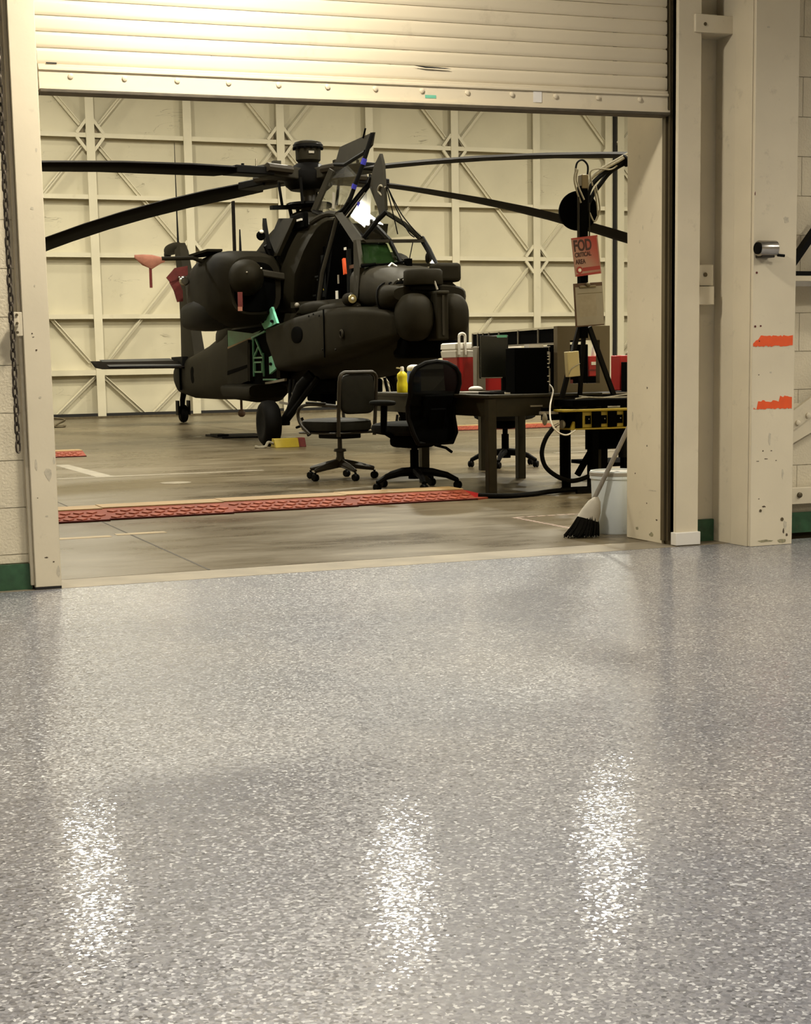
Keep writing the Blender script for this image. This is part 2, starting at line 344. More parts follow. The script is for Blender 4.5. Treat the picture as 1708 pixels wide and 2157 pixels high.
# hatched tape corner by the right jamb, and the round floor drain
for i in range(13): floor_mark('tape_stripe', 3.06 - 0.018, 3.06 + 0.018, 1.08 + i * 0.058, 1.08 + i * 0.058 + 0.042, m_pinktape)
for i in range(9): floor_mark('tape_stripe', 3.08 + i * 0.07, 3.08 + i * 0.07 + 0.052, 1.80, 1.836, m_pinktape)
MB().lathe([(0.13, -0.002), (0.13, 0.002), (0.02, 0.003)], (1.95, 6.05, 0), 20).build('drain_cover', m_white_line, fh)

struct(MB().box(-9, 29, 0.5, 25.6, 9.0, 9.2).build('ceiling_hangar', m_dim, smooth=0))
struct(MB().box(-9.2, -9, 0.3, 25.6, 0, 9.2).build('wall_hangar_left', m_far, smooth=0))
struct(MB().box(29, 29.2, 0.3, 25.6, 0, 9.2).build('wall_hangar_right', m_far, smooth=0))
struct(MB().box(-6, 9, -11, 0.05, 4.3, 4.5).build('ceiling', m_white, smooth=0))
struct(MB().box(-6.2, -6, -11, 0.3, 0, 4.5).build('wall_shop_left', m_block, smooth=0))
struct(MB().box(9, 9.2, -11, 0.3, 0, 4.5).build('wall_shop_right', m_block, smooth=0))
struct(MB().box(-6.2, 9.2, -11.2, -11, 0, 4.5).build('wall_shop_rear', m_block, smooth=0))

# block walls either side of the doorway, with single blocks where the photo shows them
blk = MB().box(0, 0.4035, -0.006, 0.03, 0, 0.2000).mesh('block', 0); blk.materials.append(m_block)
def block_wall(name, x0, x1, yf, label, bx0, bx1, zoff):
    wl = struct(MB().box(x0, x1, yf, 0.51, 0, 4.5).build(name, m_mortar, smooth=0), label)
    for k in range(-1, 20):
        z = zoff + 0.2032 * k
        x = bx0 - (0.2 if k % 2 else 0.0)
        while x < bx1:
            a, b = max(x, x0 + 0.001), min(x + 0.4035, x1 - 0.001)
            if b - a > 0.02 and z + 0.19 > 0.12:
                zz = max(z, 0.118)
                share('block', blk, wl, (a, yf, zz), scale=((b - a) / 0.4035, 1, (z + 0.2000 - zz) / 0.2000))
            x += 0.4064
    return wl
block_wall('wall_left', -6, -0.118, 0.062, 'cream painted block wall left of the roll-up door', -1.34, -0.12, 0.157)
block_wall('wall_right', 3.60, 9, 0.262, 'cream painted block wall right of the steel column', 3.60, 4.9, 0.165)
struct(MB().box(3.20, 3.60, 0.16, 0.51, 0, 4.5).build('wall_reveal', m_cream, smooth=0), 'cream wall strip between door guide and steel column')
struct(MB().box(-0.118, 3.20, 0.20, 0.51, 2.90, 4.5).build('wall_front', m_cream, smooth=0))
struct(MB().box(-9, 29, 0.51, 0.56, 4.4, 9.2).build('wall_hangar_front', m_far, smooth=0))
struct(MB().box(-9, -6, 0.3, 0.51, 0, 9).build('wall_hangar_near_left', m_far, smooth=0))
struct(MB().box(9, 29, 0.3, 0.51, 0, 9).build('wall_hangar_near_right', m_far, smooth=0))
struct(MB().box(-6, -0.12, 0.040, 0.062, 0, 0.113).build('baseboard_left', m_green, smooth=0), 'chipped green painted base of the left wall')
struct(MB().box(3.662, 9, 0.240, 0.262, 0, 0.110).build('baseboard_right', m_green, smooth=0), 'chipped green painted base of the right wall')
struct(MB().box(3.262, 3.405, 0.138, 0.160, 0, 0.115).build('baseboard_middle', m_green, smooth=0), 'green painted base strip beside the door guide')

# left door guide: cream channel standing proud of the block wall
g = empty('trim_2'); struct(g, 'cream steel door guide at the left of the opening')
MB().box(-0.112, 0.0, 0.0, 0.012, 0.012, 4.2).build('guide_face', m_cream, g, bevel=0.003)
MB().box(-0.112, -0.100, 0.012, 0.10, 0.012, 4.2).build('guide_web', m_cream, g)
MB().box(-0.012, 0.0, 0.012, 0.09, 0.02, 4.2).build('guide_lip', m_cream, g)
MB().box(-0.128, -0.112, 0.022, 0.10, 0.02, 4.2).build('wall_angle', m_cream, g, bevel=0.002)
MB().box(-0.112, 0.0, 0.002, 0.09, 0.0, 0.012).build('base_gap', m_dark, g)
MB().box(-0.118, -0.02, 0.16, 0.51, 0, 4.2).build('jamb_lining', m_cream, g)
hb = empty('door_bracket', (-0.13, 0.02, 1.145)); tag(hb, 'small cream bracket bolted to the left door guide', 'bracket')
MB().box(-0.012, 0.018, -0.018, 0.0, -0.055, 0.045).build('plate', m_cream, hb, bevel=0.002)
MB().box(-0.020, 0.0, -0.026, -0.018, -0.015, 0.045).build('flange', m_cream, hb, bevel=0.002)
for z in (0.033, -0.002, -0.04): MB().lathe([(0.006, 0), (0.006, 0.006), (0.002, 0.008)], (0, 0, 0), 8, 'y').build('bolt', m_track, hb).location = (-0.006, -0.030, z)

# right door guide
g = empty('trim_3'); struct(g, 'cream door reveal and steel guide at the right of the opening')
MB().box(3.10, 3.20, 0.150, 0.51, 0.0, 2.92).build('reveal', m_cream, g, bevel=0.004)
MB().box(3.115, 3.135, 0.05, 0.150, 0.0, 4.2).build('track_web', m_track, g)
MB().box(3.092, 3.110, 0.118, 0.150, 0.02, 4.2).build('track_lip', m_track, g)
MB().box(3.098, 3.108, 0.092, 0.100, 0.02, 4.2).build('track_rib', m_track, g)
MB().box(3.108, 3.240, 0.028, 0.052, 0.05, 4.2).build('guide_face', m_cream, g, bevel=0.003)
MB().box(3.115, 3.118, 0.052, 0.09, 0.02, 4.2).build('track_gap', m_dark, g)
MB().box(3.228, 3.240, 0.052, 0.160, 0.02, 4.2).build('guide_return', m_cream, g)
MB().box(3.098, 3.242, 0.006, 0.060, 0.004, 0.070).build('foot_block', m_wht, g, bevel=0.003)
# wide flange steel column
g = empty('trim_4'); struct(g, 'tall cream steel column with worn lower paint')
MB().box(3.410, 3.662, -0.185, -0.165, 0, 4.3).build('front_flange', m_cream, g, bevel=0.003)
MB().box(3.410, 3.432, -0.165, 0.160, 0, 4.3).build('side_plate', m_cream, g, bevel=0.002)
MB().box(3.404, 3.412, -0.165, -0.02, 0, 4.3).build('cover_strip', m_cream, g, bevel=0.002)
MB().box(3.64, 3.662, -0.165, 0.25, 0, 4.3).build('side_plate', m_cream, g)

# cover plate, latch box, sharpener, tape on the right
p = empty('cover_plate', (3.31, 0.035, 2.575)); tag(p, 'blank cream cover plate high on the wall by the column', 'plate')
MB().box(-0.115, 0.115, -0.02, 0.12, -0.043, 0.043).build('plate', m_cream, p, bevel=0.004)
MB().lathe([(0.009, 0), (0.008, 0.003)], (0, 0, 0), 10, 'y').build('screw', m_track, p).location = (-0.06, -0.023, -0.004)
p = empty('latch_box', (3.262, 0.10, 1.32)); tag(p, 'cream latch box with keyhole beside the door guide', 'box')
MB().box(-0.018, 0.085, -0.03, 0.055, -0.01, 0.095).build('upper_plate', m_cream, p, bevel=0.004)
MB().box(-0.018, 0.085, -0.04, 0.055, -0.105, -0.013).build('lower_cover', m_cream, p, bevel=0.004)
MB().lathe([(0.011, 0), (0.010, 0.004), (0.006, 0.004)], (0, 0, 0), 12, 'y').build('keyhole', m_track, p).location = (0.035, -0.035, 0.045)
p = empty('pencil_sharpener', (3.455, -0.185, 1.475)); tag(p, 'chrome crank pencil sharpener on the steel column', 'sharpener')
MB().lathe([(0.0, -0.05), (0.036, -0.05), (0.038, -0.046), (0.038, 0.048), (0.034, 0.052), (0.0, 0.052)], (0, -0.045, 0), 20, 'x').build('shavings_drum', m_chrome, p)
MB().lathe([(0.0, -0.058), (0.028, -0.058), (0.030, -0.05)], (0, -0.045, 0), 16, 'x').build('pencil_dial', m_black2, p)
MB().box(-0.035, 0.04, -0.06, -0.0, -0.045, -0.02).build('foot', m_gunmetal, p, bevel=0.004)
MB().bar((0.056, -0.045, 0.0), (0.060, -0.055, -0.035), 0.012, 0.008).build('crank_arm', m_gunmetal, p)
MB().tube([(0.058, -0.055, -0.033), (0.095, -0.058, -0.036)], 0.007, 8).build('crank_knob', m_black2, p)
def ragged(x0, x1, z0, z1, seed, bite):
    r = random.Random(seed); top, bot = [], []
    n = 26
    for i in range(n + 1):
        t = i / n; x = x0 + (x1 - x0) * t
        top.append((x, z1 + r.uniform(-0.006, 0.003) + bite(t)[0])); bot.append((x, z0 + r.uniform(-0.003, 0.004) + bite(t)[1]))
    return top, bot
def tape(z0, z1, seed, bite, label, x0=3.418, x1=3.648):
    top, bot = ragged(x0, x1, z0, z1, seed, bite); mb = MB(); n = len(top)
    for i in range(n - 1):
        a, b, c, d = bot[i], bot[i + 1], top[i + 1], top[i]
        mb.prism([(q[0], -0.1865, q[1]) for q in (a, b, c, d)], (0, 0.0012, 0))
    tag(mb.build('tape_strip', m_orange, smooth=0), label, 'tape', 'orange tape on the steel column')
tape(1.000, 1.052, 3, lambda t: (-0.034 * max(0, 1 - t * 5), 0.0), 'long torn orange tape strip, upper one on the column', 3.414)
tape(0.690, 0.730, 9, lambda t: ((0.022 if t > 0.68 else -0.004 * math.sin(t * 20)) - (0.03 if t < 0.08 else 0), 0.03 if False else 0), 'torn orange tape with ragged raised corner, lower one on the column', 3.422)
for (x, z, sx, sz) in ((3.425, 1.098, .012, .01), (3.457, 1.100, .010, .010), (3.45, 1.026, .008, .01), (3.43, 1.36, .012, .006), (3.47, 0.18, .016, .008), (3.60, 0.13, .02, .03)):
    MB().lathe([(sx / 2, 0), (sx / 2, 0.001)], (x, -0.1866, z), 7, 'y').build('paint_chip', m_redfab if z > 1 else m_track, g, smooth=0)
# shelf, bracket and bolted gusset at the far right
p = empty('wall_shelf', (4.10, 0.25, 1.34)); tag(p, 'narrow cream wall shelf right of the steel column', 'shelf')
MB().box(-0.42, 0.5, -0.16, 0.0, -0.004, 0.024).build('board', m_cream, p, bevel=0.002)
MB().box(-0.42, 0.5, -0.16, -0.148, -0.030, -0.004).build('lip', m_grey, p)
p = empty('triangle_bracket', (3.86, 0.17, 1.364)); tag(p, 'black triangular frame standing on the wall shelf', 'bracket')
MB().bar((-0.03, 0, 0.014), (0.45, 0, 0.014), 0.05, 0.026).build('base_bar', m_black2, p)
MB().bar((-0.015, 0, 0.012), (0.22, 0, 0.30), 0.05, 0.03).build('brace', m_black2, p)
MB().bar((0.435, 0, 0.012), (0.22, 0, 0.30), 0.05, 0.03).build('brace', m_black2, p)
p = empty('brace_gusset', (3.9, 0.20, 0.5)); tag(p, 'cream bolted gusset and diagonal brace by the column', 'brace')
MB().prism([(-0.24, 0, 0.20), (0.40, 0, 0.20), (0.40, 0, 0.16), (0.02, 0, -0.02), (-0.24, 0, -0.13)], (0, 0.02, 0)).build('gusset_plate', m_cream, p)
MB().bar((-0.20, -0.015, -0.02), (0.5, -0.015, 0.40), 0.02, 0.09).build('brace_bar', m_cream, p)
MB().box(-0.24, 0.5, -0.01, 0.03, -0.34, -0.25).build('bottom_rail', m_cream, p, bevel=0.003)
for (x, z) in ((-0.02, 0.06), (0.045, 0.098), (0.11, 0.136), (0.075, -0.29), (-0.08, 0.02)):
    MB().lathe([(0.015, 0), (0.014, -0.01), (0.008, -0.013)], (x, -0.024 if z > -0.2 else -0.01, z), 12, 'y').build('bolt', m_cream if z > -0.2 else m_track, p)

# ------------------------------------------------------------------ roll-up door (hangs a little out of level)
door = empty('door_1', (0, 0.12, 2.108)); struct(door, 'partly lowered cream roll-up door with interlocking slats')
door.rotation_euler = (0, -math.radians(0.50), 0)
sp = MB()
prof = []
for k in range(9):
    t = k / 8; prof.append((-0.006 * math.sin(PI * t) ** 0.22, t * 0.064))
prof2 = prof + [(0.006, 0.064), (0.006, 0.0)]
sp.rings([[(x, q[0], q[1]) for q in prof2] for x in (0.02, 3.10)])
slat = sp.mesh('slat', 30); slat.materials.append(m_door)
for k in range(13): share('slat', slat, door, (0, 0, 0.128 + 0.0667 * k))
bb = MB().box(0.02, 3.10, -0.014, 0.012, 0.018, 0.126).build('bottom_bar', m_door, door, bevel=0.003)
MB().box(0.02, 3.10, -0.03, -0.012, 0.020, 0.030).build('bottom_angle', m_door, bb)
MB().box(0.02, 3.10, -0.022, -0.013, 0.098, 0.112).build('bar_rib', m_door, bb, bevel=0.003)
MB().box(0.02, 3.10, -0.036, 0.05, 0.004, 0.020).build('weather_seal', m_seal, door, bevel=0.004)
bolt = MB().lathe([(0.012, 0), (0.0115, -0.006), (0.006, -0.009), (0.0, -0.0095)], (0, 0, 0), 12, 'y').mesh('bolt', 30); bolt.materials.append(m_door)
for k in range(13): share('bolt', bolt, bb, (0.157 + 0.2317 * k, -0.014, 0.078))
MB().box(2.355, 2.40, -0.0165, -0.015, 0.046, 0.106).build('paper_tag', m_paper, bb, smooth=0)
MB().box(1.795, 1.85, -0.0158, -0.0145, 0.046, 0.060).build('green_scuff', m_mint, bb, smooth=0)
# dents and scuffs
MB().prism([(1.74, -0.0175, 0.19), (1.90, -0.0175, 0.185), (1.93, -0.0175, 0.181), (1.80, -0.0175, 0.181)], (0, 0.002, 0)).build('torn_edge', m_dark, door, smooth=0)
MB().box(0.055, 0.10, -0.018, -0.014, 0.126, 0.131).build('torn_edge', m_dark, door, smooth=0)

# hoist chain beside the left guide
ch = empty('hoist_chain', (-0.165, -0.06, 0.60)); tag(ch, 'dark steel hoist chain hanging beside the left door guide', 'chain')
ring = []
for k in range(12):
    a = 2 * PI * k / 12; ring.append(Vector((0.010 * math.cos(a), 0, 0.016 * math.sin(a) + math.copysign(0.009, math.sin(a)) if abs(math.sin(a)) > 0.01 else 0.0)))
lk = MB(); rr = []
for i, c in enumerate(ring):
    t = (ring[(i + 1) % 12] - ring[i - 1]).normalized(); u = Vector((0, 1, 0)); v = t.cross(u)
    rr.append([c + (u * math.cos(2 * PI * j / 6) + v * math.sin(2 * PI * j / 6)) * 0.0042 for j in range(6)])
rr.append(rr[0]); lk.rings(rr, cap=False)
link = lk.mesh('link', 60); link.materials.append(m_chain)
for k in range(56): share('link', link, ch, (0.0015 * math.sin(k * 1.7), 0, 0.025 + k * 0.0385), (0, 0, (PI / 2 if k % 2 else 0) + 0.5))

# ------------------------------------------------------------------ far hangar doors: panels, posts, girts, braces
FY = 25.2
ROWS = [0.0, 0.93, 2.06, 3.29, 4.44, 5.65, 6.85, 8.0, 9.0]
VX = [5.0 + 1.99 * k for k in range(-3, 10)]
fw = empty('wall_back', (0, FY, 0)); struct(fw, 'cream braced steel hangar doors across the far side')
MB().box(-9, 29, 0.34, 0.40, 0, 9.2).build('backing_sheet', m_far, fw, smooth=0)
for i in range(len(VX) - 1):
    for j in range(7):
        MB().box(VX[i] + 0.004, VX[i + 1] - 0.004, 0.20 + random.uniform(0, 0.006), 0.335, ROWS[j] + 0.003, ROWS[j + 1] - 0.003).build('panel', m_far, fw, smooth=0)
for i, x in enumerate(VX):
    if abs(x - 16.94) < 0.1:
        for dx in (-0.16, 0.16):
            MB().box(x + dx - 0.085, x + dx + 0.085, 0.0, 0.02, 0, 8.9).box(x + dx - 0.012, x + dx + 0.012, 0.02, 0.2, 0, 8.9).build('post', m_steelcream, fw, smooth=0)
        MB().box(x - 0.036, x + 0.036, -0.02, 0.03, 0, 8.9).build('leaf_gap', m_dark, fw, smooth=0)
    else:
        MB().box(x - 0.085, x + 0.085, 0.0, 0.02, 0, 8.9).box(x - 0.012, x + 0.012, 0.02, 0.2, 0, 8.9).build('post', m_steelcream, fw, smooth=0)
for j in range(1, 8):
    for i in range(len(VX) - 1):
        a, b = VX[i] + 0.086, VX[i + 1] - 0.086
        if abs(VX[i] - 16.94) < 0.1: a += 0.16
        if abs(VX[i + 1] - 16.94) < 0.1: b -= 0.16
        z = ROWS[j]; h = 0.09 if j not in (1,) else 0.11
        MB().box(a, b, 0.02, 0.035, z - h / 2, z + h / 2).box(a, b, 0.035, 0.2, z + h / 2 - 0.018, z + h / 2).build('girt', m_steelcream, fw, smooth=0)
def brace(x0, z0, x1, z1, tr=0.28):
    a, b = Vector((x0, 0.12, z0)), Vector((x1, 0.12, z1)); d = (b - a).normalized(); a = a + d * tr; b = b - d * tr
    MB().bar(a, b, 0.02, 0.075, up=(0, 0, 1)).bar(a + Vector((0, -0.03, 0.03)), b + Vector((0, -0.03, 0.03)), 0.06, 0.015).build('brace', m_steelcream, fw, smooth=0)
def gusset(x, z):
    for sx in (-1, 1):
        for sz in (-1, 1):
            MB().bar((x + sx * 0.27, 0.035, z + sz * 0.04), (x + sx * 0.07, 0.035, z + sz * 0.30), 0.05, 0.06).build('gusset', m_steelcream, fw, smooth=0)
            MB().prism([(x + sx * 0.22, 0.10, z + sz * 0.06), (x + sx * 0.09, 0.10, z + sz * 0.06), (x + sx * 0.09, 0.10, z + sz * 0.25)], (0, 0.01, 0)).build('gusset_painted_shade', m_track, fw, smooth=0)  # dark triangles painted in as the shade inside the gusset straps
for i in range(len(VX)):
    k = i - 3
    even = (k % 2 == 0)
    if even:
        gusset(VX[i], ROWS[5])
        for di in (-1, 1):
            if 0 <= i + di < len(VX):
                brace(VX[i], ROWS[5], VX[i + di], ROWS[3]); brace(VX[i], ROWS[5], VX[i + di], ROWS[7]); brace(VX[i + di], ROWS[3], VX[i], ROWS[1])
        for sx in (-1, 1): brace(VX[i], ROWS[1], VX[i] + sx * 0.98, 0.0, 0.10)
    else:
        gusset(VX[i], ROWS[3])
        for sx in (-1, 1): brace(VX[i], ROWS[1], VX[i] + sx * 0.98, 0.0, 0.10)
MB().box(-9, 29, -0.10, -0.04, 0.0, 0.045).build('bottom_rail', m_track, fw, smooth=0)
MB().box(-9, 29, -0.04, 0.02, 0.0, 0.012).box(-9, 29, 0.02, 0.16, 0.045, 0.10).build('bottom_seal', m_dark, fw, smooth=0)

# ------------------------------------------------------------------ lamps
def highbay(x, y, zl, ceil, watts, colr, rad, label, group, spread=180):
    L = empty('ceiling_lamp', (x, y, zl)); tag(L, label, 'lamp', group)
    MB().lathe([(rad, 0.0), (rad * 0.98, 0.03), (rad * 0.55, 0.26), (rad * 0.30, 0.32), (rad * 0.30, 0.50), (0.0, 0.50)], (0, 0, 0), 24).build('reflector_shade', m_grey, L)
    MB().lathe([(0.0, 0.012), (rad * 0.95, 0.012), (rad * 0.95, 0.02)], (0, 0, 0), 24).build('lens', m_lens, L)
    MB().tube([(0, 0, 0.5), (0, 0, ceil - zl)], 0.015, 8).build('stem', m_grey, L)
    ld = bpy.data.lights.new('lamp_light', 'AREA'); ld.shape = 'DISK'; ld.size = rad * 1.9; ld.energy = watts; ld.color = colr; ld.spread = math.radians(spread)
    lo = bpy.data.objects.new('lamp_light', ld); COL.objects.link(lo); lo.parent = L; lo.location = (0, 0, -0.005)
for x, y, lb in HANGAR_LAMPS: highbay(x, y, 7.8, 9.0, HANGAR_W, HANGAR_C, 0.32, 'high-bay lamp ' + lb, 'hangar high-bay lamps')
for x, y, wt, lb in SHOP_LAMPS: highbay(x, y, 3.75, 4.3, wt * SHOP_W, SHOP_C, 0.25, lb, 'shop ceiling lamps', 150)
highbay(0.75, -0.95, 3.25, 4.3, DOOR_W, DOOR_C, 0.16, 'ceiling lamp hanging close to the roll-up door', None)

# ------------------------------------------------------------------ chips and smudges worn into the jamb paint
def chip(parent, x, y, z, w, h, ma, seed, axis='y'):
    r = random.Random(seed); P = []
    for k in range(9):
        a = 2 * PI * k / 9; f = r.uniform(.55, 1.0); u, v = w * f * math.cos(a), h * f * math.sin(a)
        P.append((x + u, y, z + v) if axis == 'y' else (x, y + u, z + v))
    MB().prism(P, (0, -0.0006, 0) if axis == 'y' else (-0.0006, 0, 0)).build('paint_chip', ma, parent, smooth=0)
m_smudge = mat('grey_smudge', (0.60, 0.535, 0.40), 0.6, var=0.25, scale=60)
m_chipb = mat('bare_brown', (0.10, 0.065, 0.035), 0.7, var=0.4, scale=90)
m_grime = mat('green_grime', (0.38, 0.34, 0.20), 0.7, var=0.5, scale=60, dirt=0.6, dscale=40)
G2, G3, G4 = bpy.data.objects['trim_2'], bpy.data.objects['trim_3'], bpy.data.objects['trim_4']
for k, (x, z, w_, h_, ma) in enumerate(((-.075, 1.10, .004, .004, m_chipb), (-.070, 1.085, .006, .002, m_chipb), (-.06, 1.03, .004, .006, m_chipb), (-.035, .50, .022, .035, m_smudge), (-.008, .56, .008, .02, m_smudge),
        (-.085, .54, .006, .03, m_smudge), (-.055, .83, .008, .006, m_smudge), (-.06, .14, .012, .004, m_chipb), (-.03, .12, .006, .004, m_chipb), (-.085, .40, .003, .003, m_chipb), (-.05, .32, .008, .004, m_smudge),
        (-.012, .075, .010, .030, m_smudge), (-.055, 1.30, .004, .006, m_smudge), (-.05, 1.62, .010, .008, m_smudge), (-.02, 1.86, .006, .010, m_smudge))):
    chip(G2, x, -0.0002, z, w_, h_, ma, k)
for k, (x, z, w_, h_, ma) in enumerate(((3.45, .43, .010, .003, m_chipb), (3.50, .44, .014, .003, m_chipb), (3.56, .43, .006, .003, m_chipb), (3.52, .54, .010, .045, m_smudge), (3.48, .48, .006, .006, m_chipb), (3.53, .48, .008, .004, m_chipb),
        (3.60, .36, .008, .030, m_smudge), (3.46, .24, .005, .004, m_chipb), (3.49, .20, .014, .006, m_chipb), (3.62, .10, .016, .030, m_smudge), (3.61, .07, .006, .020, m_chipb), (3.63, .05, .008, .010, m_chipb), (3.50, .025, .05, .008, m_grime), (3.60, .02, .03, .012, m_grime),
        (3.45, .86, .005, .003, m_chipb), (3.52, .87, .008, .006, m_smudge), (3.48, 2.53, .010, .007, m_smudge), (3.60, 1.62, .02, .02, m_smudge), (3.47, 1.43, .03, .01, m_smudge), (3.415, 1.74, .003, .012, m_redfab))):
    chip(G4, x, -0.1852, z, w_, h_, ma, 40 + k)
for k, (y, z, w_, h_, ma) in enumerate(((.30, .50, .006, .006, m_chipb), (.42, .35, .006, .005, m_chipb), (.25, .27, .05, .004, m_smudge), (.30, .20, .006, .006, m_chipb), (.20, .12, .010, .006, m_chipb), (.40, .06, .02, .01, m_grime), (.25, .04, .03, .014, m_grime), (.38, 1.55, .008, .012, m_smudge), (.35, 1.62, .006, .014, m_smudge), (.30, .80, .007, .007, m_chipb), (.45, .65, .01, .03, m_smudge))):
    chip(G3, 3.0998, y, z, w_, h_, ma, 80 + k, 'x')

# ================================================================== the helicopter (x forward from main wheels, y to port, z up)
H = empty('attack_helicopter', (5.41, 11.5, 0), math.radians(-91.547))
tag(H, 'dark olive attack helicopter with canopy doors raised', 'helicopter')
def sg(x, p): return math.copysign(abs(x) ** p, x)
def ring(s, hw, z0, z1, e=3.0, n=24, yc=0.0, shear=0.0, top=1.0):
    """superellipse section; top < 1 narrows the upper half"""
    out = []
    zc, h = (z0 + z1) / 2, (z1 - z0) / 2
    for k in range(n):
        a = 2 * PI * k / n; y = hw * sg(math.cos(a), 2 / e); z = zc + h * sg(math.sin(a), 2 / e)
        f = 1 - (1 - top) * max(0, (z - zc) / h)
        out.append((s + shear * (z - z0), yc + y * f, z))
    return out
# lower fuselage and tail boom
fus = MB().rings([ring(2.96, .22, 1.10, 1.62), ring(2.75, .33, 1.0, 1.72), ring(2.3, .42, .92, 1.72), ring(1.8, .46, .86, 1.68), ring(0.8, .50, .80, 1.67),
                  ring(-.2, .52, .76, 1.70), ring(-1.0, .53, .70, 1.85), ring(-2.0, .53, .64, 2.0), ring(-3.2, .50, .58, 1.95)]).build('fuselage', m_od, H, 50)
MB().rings([ring(-3.1, .50, .58, 1.95), ring(-4.0, .44, .52, 1.78), ring(-5.0, .36, .48, 1.58), ring(-6.5, .28, .46, 1.36), ring(-8.0, .23, .46, 1.20), ring(-9.2, .19, .54, 1.12),
            ring(-9.75, .10, .68, 1.0)]).build('tail_boom', m_od, H, 50)
MB().rings([ring(-3.4, .515, .62, 1.2), ring(-3.5, .52, .62, 1.2)]).build('boom_frame', m_od2, H)
MB().super((-7.4, -.22, .86), (.35, .03, .20), 2.3).build('boom_vent', m_black, H)
MB().box(-8.6, -8.55, -.24, -.2, .6, 1.1).build('boom_seam', m_black, H)
# upper fuselage behind the cockpit
MB().rings([ring(-.62, .50, 1.45, 2.74, 3.2, 24, 0, .42, .62), ring(-1.2, .55, 1.45, 2.86, 3.2, 24, 0, .25, .62), ring(-2.2, .55, 1.45, 2.86, 3.2, 24, 0, .0, .65), ring(-3.4, .5, 1.4, 2.55, 3.0, 24, 0, 0, .7),
            ring(-4.6, .38, 1.3, 1.98, 3.0, 24, 0, 0, .8), ring(-5.6, .28, 1.2, 1.62, 3.0)]).build('upper_fuselage', m_od, H, 50)
MB().box(-.95, -.35, -.36, -.30, 2.66, 2.86).build('roof_intake', m_black, H, bevel=.02)
MB().box(-.60, -.42, -.385, -.355, 2.755, 2.78).build('intake_label', m_wht, H)
MB().prism([(-1.45, -.62, 2.35), (-.8, -.60, 2.35), (-.62, -.42, 2.80), (-1.3, -.42, 2.86)], (0, .05, 0)).build('shoulder_panel', m_od, H)
# mirror-like lamp on the shoulder
ml = MB().prism([(-1.0, -.70, 2.40), (-.86, -.70, 2.44), (-.86, -.74, 2.72), (-.9, -.74, 2.82), (-1.0, -.72, 2.74)], (0, .05, 0)).build('shoulder_fin', m_black2, H)
MB().lathe([(0, .04), (.045, .04), (.06, 0), (.045, -.03), (0, -.03)], (-.86, -.78, 2.60), 14, 'x').build('lamp_housing', m_black, ml)
MB().super((-.80, -.785, 2.645), (.02, .028, .024), 2).build('lamp_glass', m_wht, ml)
MB().bar((-.95, -.60, 2.3), (-.88, -.70, 2.5), .03, .12).build('fin_strut', m_black2, ml)

# forward avionics bays, one each side
def avionics_bay(sgn):
    secs = [(-.98, .72, 1.36, 1.45), (-.90, .74, 1.26, 1.46), (-.48, .76, .90, 1.50), (.3, .77, .93, 1.56), (1.4, .77, 1.00, 1.605), (2.0, .75, 1.06, 1.60), (2.45, .66, 1.12, 1.575), (2.75, .52, 1.19, 1.53), (2.93, .36, 1.26, 1.48)]
    rg = []
    for s, o, z0, z1 in secs:
        r = ring(s, o - .28, z0, z1, 7, 28); rg.append([(p[0], sgn * (p[1] + .28) if p[1] > 0 else sgn * .30, p[2]) for p in r])
    return MB().rings(rg).build('avionics_bay', m_od, H, 45)
fab = avionics_bay(-1); avionics_bay(1)
MB().box(1.66, 1.675, -.7735, -.76, 1.05, 1.585).build('panel_seam', m_black, fab)
MB().super((.60, -.772, 1.33), (.24, .012, .10), 2.2).build('scuffed_patch', m_black, fab)
for s, z in ((1.12, 1.53), (1.30, 1.545), (1.52, 1.52), (1.62, 1.14), (2.1, 1.13)): MB().super((s, -.775, z), (.02, .008, .014), 2).build('fastener', m_black2, fab)
MB().lathe([(.05, 0), (.05, -.015), (.035, -.02), (.03, -.005), (0, -.005)], (2.18, -.722, 1.30), 16, 'y').build('vent_ring', m_od2, fab)
MB().super((2.18, -.735, 1.30), (.032, .006, .03), 2).build('vent_hole', m_black, fab)

# nose: deck, shroud, night sensor, two-lobed target sensor
MB().rings([ring(1.72, .47, 1.55, 2.06, 4), ring(2.05, .455, 1.55, 2.06, 3.6), ring(2.45, .42, 1.56, 1.98, 3.2), ring(2.80, .36, 1.58, 1.88, 3)]).build('nose_deck', m_od2, H, 50)
col = MB().rings([ring(2.50, .43, 1.50, 1.84, 3.2, 28), ring(2.62, .46, 1.49, 1.85, 3.2, 28), ring(2.86, .46, 1.54, 1.80, 3.2, 28), ring(2.96, .40, 1.60, 1.775, 3.0, 28)]).build('sensor_shroud', m_od, H, 50)
MB().rings([ring(2.60, .475, 1.48, 1.865, 3.2, 28), ring(2.64, .475, 1.48, 1.865, 3.2, 28)]).build('shroud_lip', m_rubber, col)
MB().super((2.70, -.24, 1.80), (.12, .13, .05), 2.2).build('shroud_opening', m_black, col)
for dy in (-.29, -.24, -.19): MB().tube([(2.77, dy, 1.80), (2.80, dy + .01, 1.85)], .009, 6).build('connector', m_wht, col)
nv = MB().lathe([(0, .15), (.185, .15), (.205, .13), (.21, 0), (.20, -.012), (0, -.012)], (2.98, -.075, 1.79), 28).build('night_sensor', m_od, H, 50)
MB().box(2.62, 2.90, .12, .40, 1.82, 2.02).build('sensor_window_box', m_od, H, bevel=.04, seg=3)
MB().lathe([(0, -.03), (.16, -.03), (.17, 0), (.15, .02), (0, .02)], (2.98, -.06, 1.755), 24).build('sensor_ring', m_black2, H)
td = MB().super((3.02, -.200, 1.445), (.28, .185, .250), 2.45, 28, 18).build('target_sensor', m_od, H, 60)
